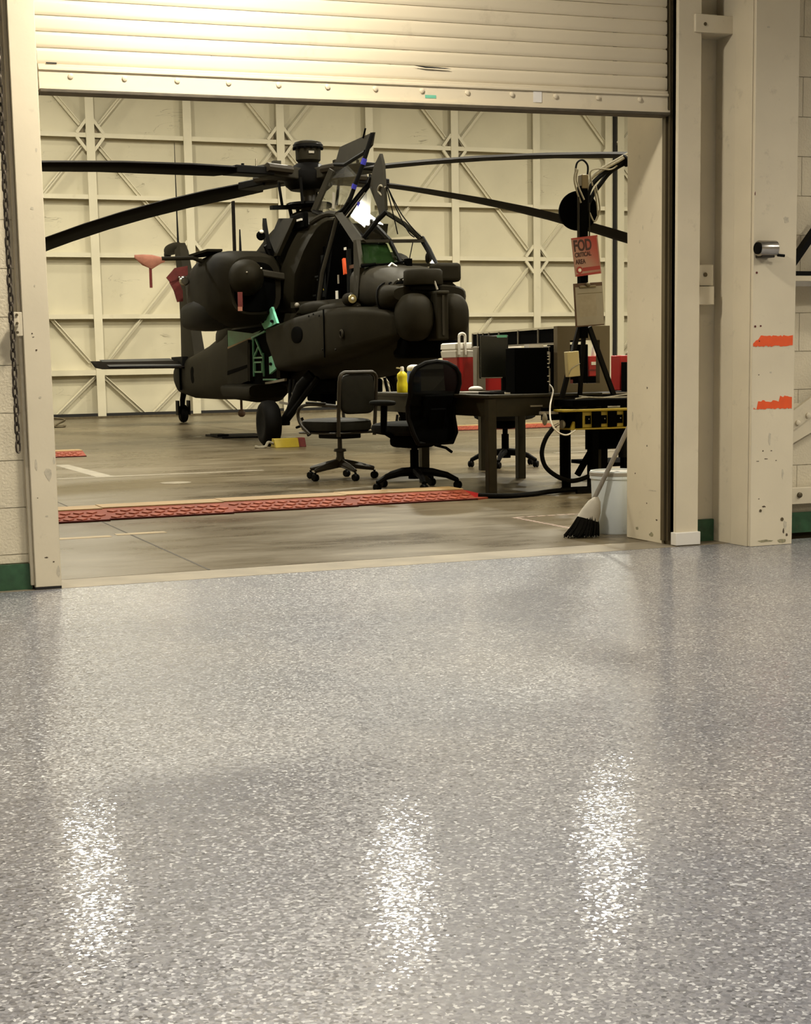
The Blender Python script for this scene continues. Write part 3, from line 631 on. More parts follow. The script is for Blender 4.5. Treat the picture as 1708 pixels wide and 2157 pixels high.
MB().super((3.02, .215, 1.445), (.27, .165, .245), 2.45, 28, 18).build('sensor_lobe', m_od, td, 60)
MB().box(2.90, 3.30, -.055, .085, 1.20, 1.70).build('sensor_yoke', m_od, td, bevel=.02)
MB().box(3.02, 3.33, -.05, .08, 1.675, 1.705).build('yoke_cap', m_od2, td, bevel=.008)
MB().box(3.295, 3.315, .005, .03, 1.25, 1.66).build('yoke_rib', m_od2, td)
MB().tube([(3.2, -.0, 1.72), (3.16, -.03, 1.84)], .012, 8).build('sensor_pin', m_grey, td)
MB().box(2.6, 3.0, -.30, .30, 1.02, 1.25).build('chin', m_black, H, bevel=.05)

# cockpit opening: dark interior, seats, frames
MB().prism([(-.45, .36, 1.6), (1.95, .36, 1.6), (1.95, .36, 1.80), (1.2, .36, 1.95), (.75, .34, 2.10), (.55, .30, 2.62), (0, .30, 2.64), (-.45, .36, 2.2)], (0, .03, 0)).build('cockpit_dark_fill', m_black, H)  # black wall added to keep the cockpit dark against the bright hangar
MB().box(-.40, 1.72, -.44, .36, 1.64, 1.668).build('cockpit_floor', m_black, H)
MB().prism([(.52, -.40, 1.66), (.56, -.40, 1.66), (.72, -.30, 2.62), (.66, -.30, 2.62)], (0, .66, 0)).build('cockpit_bulkhead', m_black, H)
MB().prism([(1.72, -.42, 1.66), (1.78, -.42, 1.66), (1.78, -.40, 2.02), (1.60, -.36, 2.1)], (0, .74, 0)).build('instrument_panel', m_black, H)
for s in (.0, 1.0):
    st = MB().box(s - .06, s + .40, -.22, .18, 1.68, 1.84).build('crew_seat', m_black2, H, bevel=.03)
    MB().prism([(s - .02, -.22, 1.80), (s + .08, -.22, 1.80), (s - .04, -.20, 2.42), (s - .14, -.20, 2.42)], (0, .40, 0)).build('seat_back', m_black, st, bevel=.02)
    MB().box(s - .02, s + .04, -.26, -.22, 1.80, 2.3).build('seat_rail', m_fabric, st)
MB().bar((1.13, -.34, 2.18), (1.17, -.34, 2.00), .03, .05).build('orange_handle', m_orange, H)
MB().prism([(.33, -.38, 1.86), (.43, -.38, 1.86), (.38, -.38, 1.91)], (0, .01, 0)).build('warning_triangle', m_yel, H)
MB().box(1.02, 1.08, -.415, -.40, 1.72, 1.82).build('placard', m_wht, H)
MB().box(1.20, 1.27, -.36, -.35, 2.27, 2.30).build('painted_interior_glint', m_wht, H)  # white plate painted in as a glint in the dark interior
MB().box(1.06, 1.10, -.40, -.39, 1.90, 2.0).build('placard', m_grey, H)
MB().box(1.20, 1.50, -.30, -.28, 2.06, 2.10).build('glareshield_strip', m_brownboard, H)
for s, z in ((.1, 1.8), (.22, 1.76), (.12, 1.72), (.28, 1.98), (.2, 2.02)): MB().box(s, s + .12, -.41, -.40, z, z + .018).build('console_switch_row', m_fabric, H)
MB().bar((-.46, -.50, 1.72), (.30, -.50, 1.70), .06, .07).bar((.30, -.50, 1.70), (1.95, -.46, 1.665), .06, .07).build('door_sill', m_od2, H)
MB().tube([(.62, -.505, 1.68), (.70, -.47, 2.05), (.80, -.38, 2.42), (.88, -.325, 2.69)], .024, 8).build('centre_pillar', m_od2, H)
MB().tube([(.58, -.495, 1.68), (.66, -.46, 2.05), (.76, -.37, 2.42), (.84, -.315, 2.66)], .04, 8).build('pillar_seal', m_black, H)
MB().tube(smoothpath([(-.10, -.34, 2.70), (.25, -.335, 2.735), (.60, -.33, 2.74), (.90, -.33, 2.70)]), .035, 8).build('roof_rail', m_od2, H)
MB().prism([(.86, -.36, 2.72), (.98, -.30, 2.72), (1.80, -.33, 2.34), (1.70, -.40, 2.30)], (0, .04, -.02)).build('canopy_side_frame', m_od2, H)
MB().prism([(1.70, -.41, 2.34), (1.80, -.41, 2.34), (2.06, -.46, 2.02), (1.98, -.47, 1.68), (1.84, -.47, 1.68), (1.83, -.455, 2.02)], (0, .05, 0)).build('canopy_front_pillar', m_od2, H)
for sy in (1,):
    MB().tube([(.86, .31, 2.72), (1.35, .33, 2.56), (1.90, .33, 2.34)], .028, 8).build('canopy_port_rail', m_od, H)
    MB().tube([(1.86, .345, 2.36), (1.98, .38, 2.22), (2.12, .42, 2.02)], .034, 8).build('canopy_port_pillar', m_black2, H)
MB().bar((1.74, -.38, 2.325), (1.92, .36, 2.325), .05, .035).build('windscreen_top_bar', m_od2, H)
MB().bar((2.06, -.44, 2.045), (2.14, .42, 2.045), .05, .035).build('windscreen_base_bar', m_od, H)
MB().bar((1.83, -.02, 2.32), (2.10, .01, 2.05), .03, .045).build('windscreen_mullion', m_black2, H)
MB().bar((1.30, -.06, 2.60), (1.83, -.02, 2.33), .03, .04).build('roof_mullion', m_black2, H)
MB().prism([(1.76, -.37, 2.31), (1.84, -.04, 2.31), (2.10, -.01, 2.06), (2.05, -.43, 2.06)], (.006, 0, .006)).build('windscreen_pane', m_glassg, H, 0)
MB().prism([(1.84, -.01, 2.31), (1.91, .34, 2.31), (2.12, .40, 2.06), (2.11, .02, 2.06)], (.006, 0, .006)).build('windscreen_pane', m_glass, H, 0)
MB().prism([(.95, -.28, 2.69), (.92, .30, 2.75), (1.88, .33, 2.39), (1.76, -.34, 2.33)], (.004, 0, .008)).build('roof_pane', m_glass, H, 0)
MB().prism([(1.74, -.35, 2.30), (1.80, -.05, 2.30), (2.02, -.03, 2.06), (1.98, -.40, 2.06)], (-.05, 0, -.02)).build('pane_backing_board', m_backing, H)  # green board added behind the windscreen to colour the pane
MB().super((2.0, .36, 2.13), (.02, .03, .06), 2).build('hanging_mirror', m_black2, H)
MB().tube([(1.96, .20, 2.30), (1.99, .13, 2.05)], .006, 6).build('pane_heater_wire', m_black2, H)
wp = MB().tube([(2.12, -.40, 2.035), (2.14, -.10, 2.06), (2.16, .06, 2.085)], .012, 6).build('wiper_arm', m_black, H)
MB().box(2.10, 2.20, .04, .10, 2.03, 2.11).build('wiper_motor', m_black, wp)
MB().tube([(2.10, -.46, 2.03), (2.13, -.30, 2.05)], .02, 6).build('wiper_blade', m_black, wp)
MB().tube([(2.20, -.18, 2.02), (2.17, -.13, 2.06), (2.2, -.08, 2.02)], .012, 6).build('grab_loop', m_wht, H)
# raised canopy doors
def pane_door(name, glasspoly, opaque, frame, r):
    d = MB().prism(opaque, (0, .035, 0)).build(name, m_od2, H)
    MB().prism(glasspoly, (0, .008, 0)).build('door_pane', m_glassd, d, 0)
    for i in range(len(frame)): MB().tube(frame[i], r, 8).build('door_frame', m_black2, d)
    return d
rd = pane_door('canopy_door', [(.0, -.31, 2.84), (.12, -.19, 3.20), (.22, -.12, 3.35), (.45, -.07, 3.34), (1.10, -.04, 3.40), (1.15, -.16, 3.11), (1.05, -.24, 2.80), (.85, -.29, 2.73), (.4, -.32, 2.78)],
               [(.20, -.12, 3.37), (.30, -.09, 3.55), (1.25, .0, 3.59), (1.22, -.02, 3.45), (1.10, -.04, 3.40), (.45, -.07, 3.33)],
               [[(1.25, 0, 3.58), (1.19, -.1, 3.25), (1.15, -.16, 3.08), (1.06, -.24, 2.82)], [(.20, -.12, 3.36), (.45, -.07, 3.33), (1.1, -.04, 3.39)], smoothpath([(1.08, -.22, 2.88), (.96, -.27, 2.76), (.7, -.30, 2.72), (.35, -.33, 2.75), (.0, -.34, 2.82)])], .026)
MB().bar((-.04, -.33, 2.82), (.17, -.15, 3.30), .04, .07).build('door_strut', m_od2, rd)
MB().tube([(.62, -.29, 2.79), (.60, -.27, 2.98)], .018, 6).build('pane_stiffener', m_grey, rd)
MB().tube([(1.00, -.03, 3.56), (1.06, -.02, 3.66)], .012, 6).build('latch_pin', m_black, rd)
for a, b in (((1.205, -.085, 3.30), (1.19, -.105, 3.235)), ((1.13, -.185, 3.02), (1.115, -.20, 2.97))): MB().tube([a, b], .031, 8).build('blue_seal', m_blue, rd)
fd = pane_door('canopy_door', [(1.02, -.31, 2.60), (1.42, -.12, 2.98), (1.50, -.11, 2.98), (1.74, -.13, 2.66), (1.72, -.22, 2.50), (1.66, -.28, 2.38)],
               [(1.42, -.12, 2.98), (1.60, -.11, 3.18), (1.85, -.13, 3.27), (1.90, -.12, 3.15), (1.90, -.10, 2.66), (1.76, -.12, 2.62), (1.74, -.13, 2.70)],
               [[(1.0, -.32, 2.58), (1.20, -.22, 2.78), (1.42, -.12, 2.98), (1.5, -.11, 3.06)], [(1.68, -.29, 2.36), (1.80, -.23, 2.46), (1.84, -.16, 2.56), (1.92, -.09, 2.64)]], .030)
MB().tube([(1.06, -.30, 2.70), (1.30, -.18, 2.90), (1.50, -.10, 3.04)], .024, 8).build('door_strut', m_black, fd)
MB().tube([(1.08, -.315, 2.62), (1.38, -.15, 2.90)], .008, 6).build('strut_rod', m_grey, fd)
MB().tube([(1.30, -.20, 2.80), (1.31, -.20, 2.72)], .02, 6).build('blue_seal', m_blue, fd)
MB().tube(smoothpath([(1.82, -.10, 2.82), (1.75, -.12, 2.88), (1.82, -.12, 2.93), (1.90, -.09, 2.90)]), .014, 6).build('tie_cord', m_rope, fd)
for q in ([(1.92, -.08, 2.92), (1.95, .02, 2.66), (1.98, .14, 2.42), (1.96, .22, 2.36)], [(1.92, -.08, 2.92), (1.97, .06, 2.62), (2.0, .22, 2.42), (1.94, .32, 2.36)], [(1.91, -.08, 2.90), (1.90, .0, 2.60), (1.86, .06, 2.40)]):
    MB().tube(smoothpath(q), .007, 6).build('tie_cable', m_black2, fd)

# nose-side round lamp and the two side fairings above the avionics bay
sl = MB().lathe([(0, .06), (.05, .06), (.068, .02), (.07, -.10), (.03, -.16), (0, -.16)], (2.02, -.56, 1.68), 18, 'x').build('side_lamp', m_od, H)
MB().lathe([(0, .066), (.045, .064), (.05, .058)], (2.02, -.56, 1.68), 16, 'x').build('lamp_ring', m_lensoff, sl)
MB().super((2.088, -.56, 1.68), (.01, .018, .018), 2).build('bulb', m_wht, sl)
sf = MB().super((.55, -.52, 1.64), (.55, .10, .085), 2.6).build('side_fairing', m_od, H)
MB().super((.06, -.60, 1.70), (.03, .03, .03), 2).build('position_light', m_grey, sf)
MB().super((1.35, -.50, 1.60), (.75, .12, .07), 2.4).build('step_fairing', m_od, H)

# engine nacelles
def nacelle(sgn):
    def nr(s, o0, o1, z0, z1, e): return [(p[0], sgn * p[1], p[2]) for p in ring(s, (o1 - o0) / 2, z0, z1, e, 26, (o0 + o1) / 2)]
    nb = MB().rings([nr(-.78, .56, 1.22, 1.62, 2.34, 3.2), nr(-.95, .50, 1.32, 1.54, 2.42, 3.4), nr(-1.5, .48, 1.38, 1.49, 2.46, 3.2), nr(-2.3, .48, 1.38, 1.49, 2.46, 3.0), nr(-2.9, .48, 1.30, 1.54, 2.42, 3.0), nr(-3.5, .46, 1.12, 1.62, 2.30, 2.8), nr(-4.0, .42, .95, 1.70, 2.15, 2.6)]).build('engine_nacelle', m_od, H, 50)
    MB().rings([nr(-.76, .64, 1.16, 1.66, 2.26, 3.2), nr(-.80, .62, 1.18, 1.64, 2.28, 3.2)]).build('intake_mouth', m_black, nb)
    gb = MB().rings([nr(-1.0, .80, 1.23, 1.85, 2.30, 2.2), nr(-.72, .80, 1.23, 1.85, 2.30, 2.2), nr(-.55, .84, 1.20, 1.89, 2.26, 2.2), nr(-.44, .91, 1.12, 1.97, 2.20, 2.1), nr(-.40, .98, 1.05, 2.04, 2.13, 2)]).build('gearbox_fairing', m_od, nb, 60)
    MB().super((-.44, sgn * .90, 2.17), (.012, .012, .012), 2).build('screw', m_wht, gb); MB().super((-.42, sgn * 1.09, 2.12), (.012, .012, .012), 2).build('screw', m_grey, gb)
    MB().bar((-.80, sgn * .86, 2.14), (-.80, sgn * .48, 2.08), .16, .09).build('shaft_fairing', m_od2, nb, bevel=.02)
    MB().rings([nr(-1.3, .95, 1.25, 1.54, 1.80, 2.4), nr(-1.6, .9, 1.37, 1.48, 1.88, 2.6), nr(-2.2, .9, 1.43, 1.45, 1.90, 2.8), nr(-2.9, .9, 1.41, 1.48, 1.86, 2.8)]).build('exhaust_duct', m_black2, nb, 60)
    return nb
nac = nacelle(-1); nacelle(1)
MB().tube([(-1.75, -1.34, 2.34), (-1.70, -1.47, 2.38), (-1.70, -1.62, 2.375), (-1.70, -1.88, 2.37)], .026, 8).build('air_data_probe', m_od, nac)
MB().prism([(-2.2, -1.10, 2.44), (-1.6, -1.10, 2.46), (-1.6, -1.30, 2.46), (-1.8, -1.50, 2.40), (-2.2, -1.45, 2.40)], (0, 0, .03)).build('probe_fairing', m_od, nac)
MB().lathe([(0, .05), (.05, .05), (.07, 0), (.06, -.06), (0, -.06)], (-2.6, -1.40, 2.14), 12, 'x').build('exhaust_clamp', m_chrome, nac)

# open equipment bay in the starboard side
eb = MB().box(-3.75, -.62, -.545, -.52, .74, 1.50).build('equipment_bay', m_black, H)
MB().prism([(-3.70, -.55, 1.50), (-2.30, -.55, 1.42), (-1.85, -.55, 1.45), (-2.31, -.55, 1.34), (-3.70, -.55, 1.22)], (0, .02, 0)).build('bay_shelf', m_zinc, eb)
MB().prism([(-.67, -.72, 1.71), (-.44, -.72, 1.50), (-1.04, -.72, 1.44), (-1.17, -.72, 1.51), (-1.11, -.72, 1.60)], (0, .03, 0)).build('bay_cover', m_mint, eb)
for s, z in ((-.80, 1.65), (-.62, 1.53), (-1.08, 1.54)): MB().super((s, -.735, z), (.05, .02, .02), 2).build('clip', m_black2, eb)
MB().prism([(-1.16, -.64, 1.09), (-.86, -.64, 1.12), (-.84, -.64, .94), (-1.16, -.64, .87)], (0, .03, 0)).build('bay_cover', m_mint, eb)
MB().super((-1.05, -.65, 1.0), (.05, .02, .02), 2).build('clip', m_black2, eb)
for a, b in (((-2.20, 1.10), (-1.95, 1.24)), ((-1.95, 1.24), (-2.1, 1.34)), ((-1.95, 1.24), (-1.78, 1.12)), ((-2.22, 1.09), (-1.76, 1.09)), ((-2.18, 1.03), (-1.80, 1.03)), ((-2.18, 1.03), (-2.18, .90)), ((-1.80, 1.03), (-1.80, .90)), ((-2.18, .90), (-1.80, .90)), ((-1.74, 1.15), (-1.72, .84)), ((-1.75, .80), (-1.1, .80)), ((-2.3, 1.36), (-1.6, 1.43)), ((-2.24, 1.36), (-2.24, .84))):
    MB().bar((a[0], -.56, a[1]), (b[0], -.56, b[1]), .022, .022).build('bay_frame', m_mint, eb)
MB().prism([(-3.56, -.60, 1.23), (-2.36, -.60, 1.34), (-2.42, -.60, .78), (-3.62, -.60, .66)], (0, .04, 0)).build('bay_door', m_od, eb)
MB().prism([(-3.56, -.606, .92), (-2.45, -.606, 1.00), (-2.45, -.606, .96), (-3.58, -.606, .86)], (0, .006, 0)).build('door_step', m_black, eb)
MB().prism([(-3.72, -.553, 1.235), (-2.36, -.553, 1.345), (-2.36, -.553, 1.37), (-3.72, -.553, 1.265)], (0, .006, 0)).build('bay_edge', m_lid, eb)
MB().bar((-2.36, -.57, 1.30), (-2.40, -.57, .78), .05, .12).build('bay_post', m_od, eb)
MB().bar((-.62, -.58, 1.5), (-.60, -.60, .82), .05, .30).build('bay_post', m_od, eb)
MB().bar((-1.55, -.58, .75), (-.6, -.58, .80), .03, .03).build('bay_edge', m_grey, eb)
MB().rings([[(p[0], -p[1], p[2]) for p in ring(s, .26, z0, .74, 3.5, 20, .58)] for s, z0 in ((-3.05, .60), (-2.95, .53), (-1.6, .50), (-1.45, .56))]).build('belly_pod', m_od, H)
MB().box(-1.2, .6, -.30, .30, .62, .80).build('belly_pan', m_black, H, bevel=.03)
MB().box(-.9, -.3, -.22, .15, .52, .64).build('gun_mount', m_black, H, bevel=.02)
MB().box(-.7, -.5, -.1, .05, .44, .54).build('gun_cradle', m_black, H, bevel=.02)
MB().tube([(-5.0, -.05, .5), (-5.0, -.05, .30)], .02, 8).super((-5.0, -.05, .27), (.06, .06, .06), 2).build('boom_sensor', m_brownboard, H)

# main landing gear
def gear(sgn):
    lg = MB().tube([(.30, sgn * .50, .86), (.22, sgn * .62, .72), (.08, sgn * .72, .42), (.0, sgn * .80, .28)], [.075, .075, .065, .055], 10).build('landing_gear', m_black2, H)
    MB().tube([(.45, sgn * .48, .82), (.12, sgn * .76, .36)], .035, 8).build('shock_strut', m_black2, lg)
    MB().tube([(-.25, sgn * .62, .80), (-.18, sgn * .66, .50)], .022, 8).build('gear_brace', m_black2, lg)
    MB().tube([(-.05, sgn * .62, .80), (-.02, sgn * .68, .42)], .022, 8).build('gear_brace', m_black2, lg)
    MB().tube([(.0, sgn * .72, .28), (.0, sgn * 1.06, .28)], .035, 10).build('axle', m_black2, lg)
    tr = MB().lathe([(.12, -.085), (.17, -.10), (.235, -.10), (.268, -.07), (.28, 0), (.268, .07), (.235, .10), (.17, .10), (.12, .085)], (0, sgn * .98, .28), 32, 'y').build('tyre', m_rubber, lg, 60)
    MB().lathe([(0, -.07), (.06, -.085), (.12, -.06), (.12, .06), (.06, .085), (0, .07)], (0, sgn * .98, .28), 20, 'y').build('wheel_hub', m_black2, tr)
    MB().bar((.0, sgn * .84, .53), (.05, sgn * .70, .50), .03, .03).build('brake_line', m_grey, lg)
    MB().tube([(.20, sgn * .62, .34), (.28, sgn * .56, .12)], .018, 8).build('tow_fitting', m_black2, lg)
    MB().tube([(.10, sgn * .66, .22), (.26, sgn * .60, .26)], .016, 8).build('tow_fitting', m_black2, lg)
gear(-1); gear(1)
tg = MB().tube([(-9.3, 0, .62), (-9.5, 0, .42), (-9.58, 0, .17)], [.06, .05, .04], 10).build('tail_gear', m_black2, H)
MB().lathe([(.06, -.06), (.12, -.07), (.155, -.045), (.165, 0), (.155, .045), (.12, .07), (.06, .06)], (-9.62, .03, .165), 24, 'y').build('tyre', m_rubber, tg, 60)
MB().box(-9.70, -9.5, -.09, -.06, .14, .40).build('tail_fork', m_black2, tg); MB().box(-9.70, -9.5, .11, .14, .14, .40).build('tail_fork', m_black2, tg)

# tail fin, stabilator, tail rotor, antennas
MB().rings([[(lx, -t, z), ((lx + tx) / 2, -t * 1.3, z), (tx, -.01, z), (tx, .01, z), ((lx + tx) / 2, t * 1.3, z), (lx, t, z)] for lx, tx, z, t in
            ((-7.9, -9.45, 1.05, .10), (-8.25, -9.40, 1.7, .09), (-8.56, -9.44, 2.41, .085), (-8.82, -9.5, 2.85, .08), (-8.91, -9.62, 3.02, .075), (-9.05, -9.75, 3.17, .05))]).build('tail_fin', m_od, H, 50)
MB().super((-9.75, -.02, 3.12), (.62, .10, .10), 2.4).build('fin_tip_fairing', m_od, H)
MB().super((-10.25, -.02, 3.06), (.16, .06, .07), 2.2).build('tail_light', m_black2, H)
MB().tube([(-9.40, 0, 3.18), (-9.42, 0, 3.7), (-9.42, 0, 4.94)], [.020, .012, .005], 6).build('whip_antenna', m_black2, H)
sb = MB().rings([[(lx, y, 1.00), ((lx + tx) / 2 + .1, y, 1.05 + t), (tx, y, 1.13), ((lx + tx) / 2 + .1, y, 1.04 - t)] for lx, tx, y, t in ((-8.45, -9.35, -1.66, .03), (-8.30, -9.35, -1.55, .055), (-8.2, -9.4, -.15, .06), (-8.2, -9.4, .15, .06), (-8.30, -9.35, 1.55, .055), (-8.45, -9.35, 1.66, .03))]).build('stabilator', m_blade, H, 50)
MB().prism([(-8.32, -1.5, 1.022), (-8.32, -.25, 1.022), (-9.30, -.25, 1.150), (-9.30, -1.5, 1.142)], (0, 0, .012)).build('stabilator_top_skin', mat('blue_grey_paint', (.045, .048, .052), .5, var=.2), sb)
MB().box(-9.2, -8.3, -.24, -.14, .98, 1.18).build('stabilator_root', m_black2, sb)
tr = MB().tube([(-9.2, .10, 2.55), (-9.2, .98, 2.85)], .06, 10).build('tail_rotor', m_black2, H)
for an in (90, 270, 305, 290):
    a = math.radians(an); c = Vector((-9.2, .96, 2.90)); d = Vector((math.cos(a), 0, math.sin(a))); q = Vector((-math.sin(a), 0, math.cos(a)))
    if an in (270, 215): d = d
    L = 1.02 if an == 90 else 1.0
    MB().prism([c + d * .12 - q * .06, c + d * L - q * .06, c + d * L + q * .06, c + d * .12 + q * .06], (.0, .035, 0)).build('tail_rotor_blade', m_blade, tr)
MB().lathe([(0, -.06), (.10, -.06), (.12, 0), (.06, .10), (0, .12)], (-9.2, 1.0, 2.9), 14, 'y').build('tail_rotor_hub', m_black2, tr)
MB().tube([(-9.1, 1.06, 2.9), (-9.1, 1.06, 3.42)], [.03, .012], 8).build('pitch_horn', m_black2, tr)

# main rotor
X0 = -1.30
ms = MB().lathe([(0, 2.7), (.14, 2.7), (.12, 2.95), (.095, 3.0), (.085, 3.36), (0, 3.36)], (X0, 0, 0), 18).build('rotor_mast', m_gunmetal, H)
MB().lathe([(0, 2.80), (.30, 2.80), (.24, 2.92), (.14, 2.96)], (X0, 0, 0), 20).build('mast_boot', m_od, ms)
sw = MB().lathe([(.10, 3.00), (.28, 3.00), (.31, 3.03), (.28, 3.06), (.10, 3.06)], (X0, 0, 0), 22).build('swashplate', m_black2, ms)
for az in (20, 140, 260, 200):
    a = math.radians(az); MB().tube([(X0 + .2 * math.cos(a), .2 * math.sin(a), 2.70), (X0 + .26 * math.cos(a), .26 * math.sin(a), 3.02)], .025, 8).build('actuator_rod', m_black2, sw)
MB().bar((X0 - .1, -.05, 3.02), (X0 - .05, -.50, 3.0), .10, .05).build('scissor_arm', m_black2, sw)
hub = MB().lathe([(0, 3.22), (.24, 3.22), (.30, 3.27), (.33, 3.34), (.33, 3.44), (.24, 3.50), (.15, 3.56), (0, 3.56)], (X0, 0, 0), 24).build('rotor_hub', m_black2, H)
MB().lathe([(0, 3.55), (.11, 3.55), (.16, 3.60), (.165, 3.74), (.185, 3.75), (.185, 3.80), (.17, 3.825), (.10, 3.845), (0, 3.85)], (X0, 0, 0), 26).build('mast_top_drum', m_od, hub)
MB().lathe([(.187, 3.752), (.194, 3.758), (.194, 3.795), (.187, 3.80)], (X0, 0, 0), 26).build('drum_flange', m_black2, hub)
for k in range(12):
    a = 2 * PI * k / 12; MB().cbox((X0 + .185 * math.cos(a), .185 * math.sin(a), 3.745), (.03, .03, .02)).build('flange_bolt', m_black, hub)
MB().box(X0 + .155, X0 + .172, -.04, .03, 3.67, 3.70).build('drum_placard', m_grey, hub)
def droop(r): return 3.40 - .0117 * max(0, r - .3) ** 2
for az in (-64.45, 25.55, 115.55, 205.55):
    a = math.radians(az); d = Vector((math.cos(a), math.sin(a), 0)); q = Vector((-math.sin(a), math.cos(a), 0))
    def P(r, t, dz=0): return Vector((X0, 0, droop(r) + dz)) + d * r + q * t
    bl = MB(); rg = []
    for r in [1.15, 1.3, 2, 3, 4, 5, 6, 6.6, 7.05, 7.30]:
        c0, c1 = (-.13, .40) if r >= 2 else ((-.09, .22) if r < 1.25 else (-.12, .34))
        if r > 7: c0 = c0 + (r - 7.0) * .7; 
        tw = math.radians(9 - r * 1.1); th = .03 if r < 7.2 else .015
        rgp = []
        for (u, v) in ((c0, 0), (c0 + .05, th), (c0 + .18, th * 1.15), (c1, .004), (c1, -.004), (c0 + .18, -th), (c0 + .05, -th)):
            rgp.append(P(r, -(u * math.cos(tw)) , v - u * math.sin(tw)))
        rg.append(rgp)
    b = bl.rings(rg).build('rotor_blade', m_blade, H, 40)
    MB().bar(P(.15, 0), P(.78, 0, .02), .27, .15).build('blade_grip', m_od2, b, bevel=.02)
    MB().bar(P(.70, 0, .0), P(1.28, -.06, .0), .34, .10).build('blade_root_fitting', m_black2, b, bevel=.015)
    MB().tube([P(.45, .17, .03), P(.85, .17, .04)], .055, 8).build('lag_damper', m_gunmetal, b)
    MB().tube([P(.45, -.17, .03), P(.85, -.17, .04)], .055, 8).build('lag_damper', m_gunmetal, b)
    MB().box(-.05, .05, -.05, .05, 0, .09).build('grip_bolt', m_od2, b).matrix_local = Matrix.Translation(P(.55, 0, .06))
    MB().tube([P(.9, .02, .05), P(.9, .02, .15)], .012, 6).build('root_pin', m_chrome, b)
    MB().tube([P(1.02, -.1, .04), P(1.02, -.1, .10)], .02, 6).build('root_pin', m_black2, b)
    MB().tube([P(.34, .22, -.06), P(.30, .20, -.38)], .020, 8).build('pitch_link', m_black2, b)
    MB().tube([P(1.18, .08, .03), P(1.2, .0, .05), P(1.18, -.12, .03)], .01, 6).build('hydraulic_line', m_grey, b)
    if az in (115.55, 205.55): MB().prism([P(7.18, -.10, -.02), P(7.34, -.10, -.02), P(7.34, -.10, -.10), P(7.18, -.10, -.06)], q * .1).build('tip_weight', m_blade, b)

# removable covers and streamers are things of their own
def hpt(s, y, z): return H.matrix_basis @ Vector((s, y, z))
def heli_thing(name, loc, label, cat):
    e = empty(name, hpt(*loc), H.rotation_euler[2]); tag(e, label, cat); return e
bpy.context.view_layer.update()
pc = heli_thing('probe_cover', (-1.70, -2.03, 2.36), 'faded red probe cover with hanging streamer left of the helicopter', 'cover')
MB().rings([[(.035 * math.cos(a) * f, y, zc + f * .07 * math.sin(a) - (.05 * f * max(0, -math.sin(a)))) for a in [2 * PI * k / 10 for k in range(10)]] for y, f, zc in ((.19, .3, .0), (.14, .45, .0), (.02, 1.0, -.01), (-.10, .75, .01), (-.20, .22, .04))]).build('fabric_bag', m_pinkfab, pc, 60)
MB().box(-.004, .004, -.018, .018, -.36, -.09).build('streamer', m_redfab, pc)
ec = heli_thing('exhaust_cover', (-2.92, -1.44, 2.12), 'dark red exhaust cover hanging off the engine nacelle', 'cover')
MB().prism([(0, -.14, .08), (0, -.02, .21), (0, .16, .24), (0, .16, .12), (0, -.06, -.02)], (.03, 0, 0)).build('upper_flap', m_redfab, ec)
MB().prism([(0, -.10, .02), (0, .02, .06), (0, .08, -.10), (0, .08, -.24), (0, -.0, -.25), (0, -.04, -.10)], (.03, 0, 0)).build('lower_flap', m_redfab, ec)
MB().super((.05, .03, .08), (.03, .02, .025), 2).super((.05, .09, .08), (.03, .02, .025), 2).build('buckle', m_chrome, ec)
st = heli_thing('intake_streamer', (-.40, -1.19, 1.86), 'red warning streamer hanging from the engine intake', 'streamer')
MB().box(-.004, .004, -.030, .030, -.16, .02).build('ribbon', m_redfab, st)
MB().box(-.004, .004, -.032, .024, -.21, -.16).build('ribbon_end', m_pinkfab, st)

# ================================================================== things on the hangar floor
# ---- cable ramps
def ramp_segment(x0, x1, y0, label, flip=False):
    e = empty('cable_ramp', ((x0 + x1) / 2, y0, 0)); tag(e, label, 'cable ramp', 'red cable ramps on the hangar floor')
    L = (x1 - x0) / 2 - 0.003
    prof = [(0, 0.004), (0.22, 0.052), (0.24, 0.056), (0.24, 0.0), (0, 0.0)]
    MB().rings([[(x, q[0], q[1]) for q in prof] for x in (-L, L)]).build('front_ramp', m_ramp, e, smooth=0)
    MB().box(-L, L, 0.0, 0.012, 0.0, 0.012).build('front_edge', m_redfab, e, smooth=0)
    prof = [(0.50, 0.056), (0.52, 0.052), (0.72, 0.004), (0.72, 0.0), (0.50, 0.0)]
    MB().rings([[(x, q[0], q[1]) for q in prof] for x in (-L, L)]).build('rear_ramp', m_ramp, e, smooth=0)
    MB().box(-L, L, 0.242, 0.498, 0.04, 0.064).build('lid', m_lid, e, bevel=0.004)
    n = int(2 * L / 0.085)
    for r in range(3):
        for k in range(n):
            x = -L + 0.05 + 0.085 * k + (0.042 if r % 2 else 0); y = 0.05 + 0.062 * r
            if x < L - 0.03: share('tread', TREAD, e, (x, y, 0.004 + y * 0.218))
    return e
tm = MB().prism([(-0.034, 0, 0), (0, -0.022, -0.0048), (0.034, 0, 0), (0, 0.022, 0.0048)], (0, 0, 0.006))
TREAD = tm.mesh('tread', 0); TREAD.materials.append(m_tread)
ramp_segment(-0.02, 0.80, 2.975, 'red cable ramp section with yellow lid nearest the left door guide')
ramp_segment(0.80, 1.62, 3.02, 'red cable ramp section just left of the worn dull ones')
ramp_segment(1.62, 2.50, 3.06, 'dull red cable ramp section in front of the steel armchair')
ramp_segment(2.50, 3.40, 3.10, 'dull red cable ramp section in front of the mesh chair')
e = empty('ramp_end_cap', (3.40, 3.10, 0)); tag(e, 'tapered red end piece of the cable ramp beside the desk leg', 'ramp end')
MB().prism([(0, 0, 0), (0.10, 0.05, 0), (0.16, 0.30, 0), (0.10, 0.66, 0), (0, 0.72, 0)], (0, 0, 0.012)).build('toe', m_ramp, e)
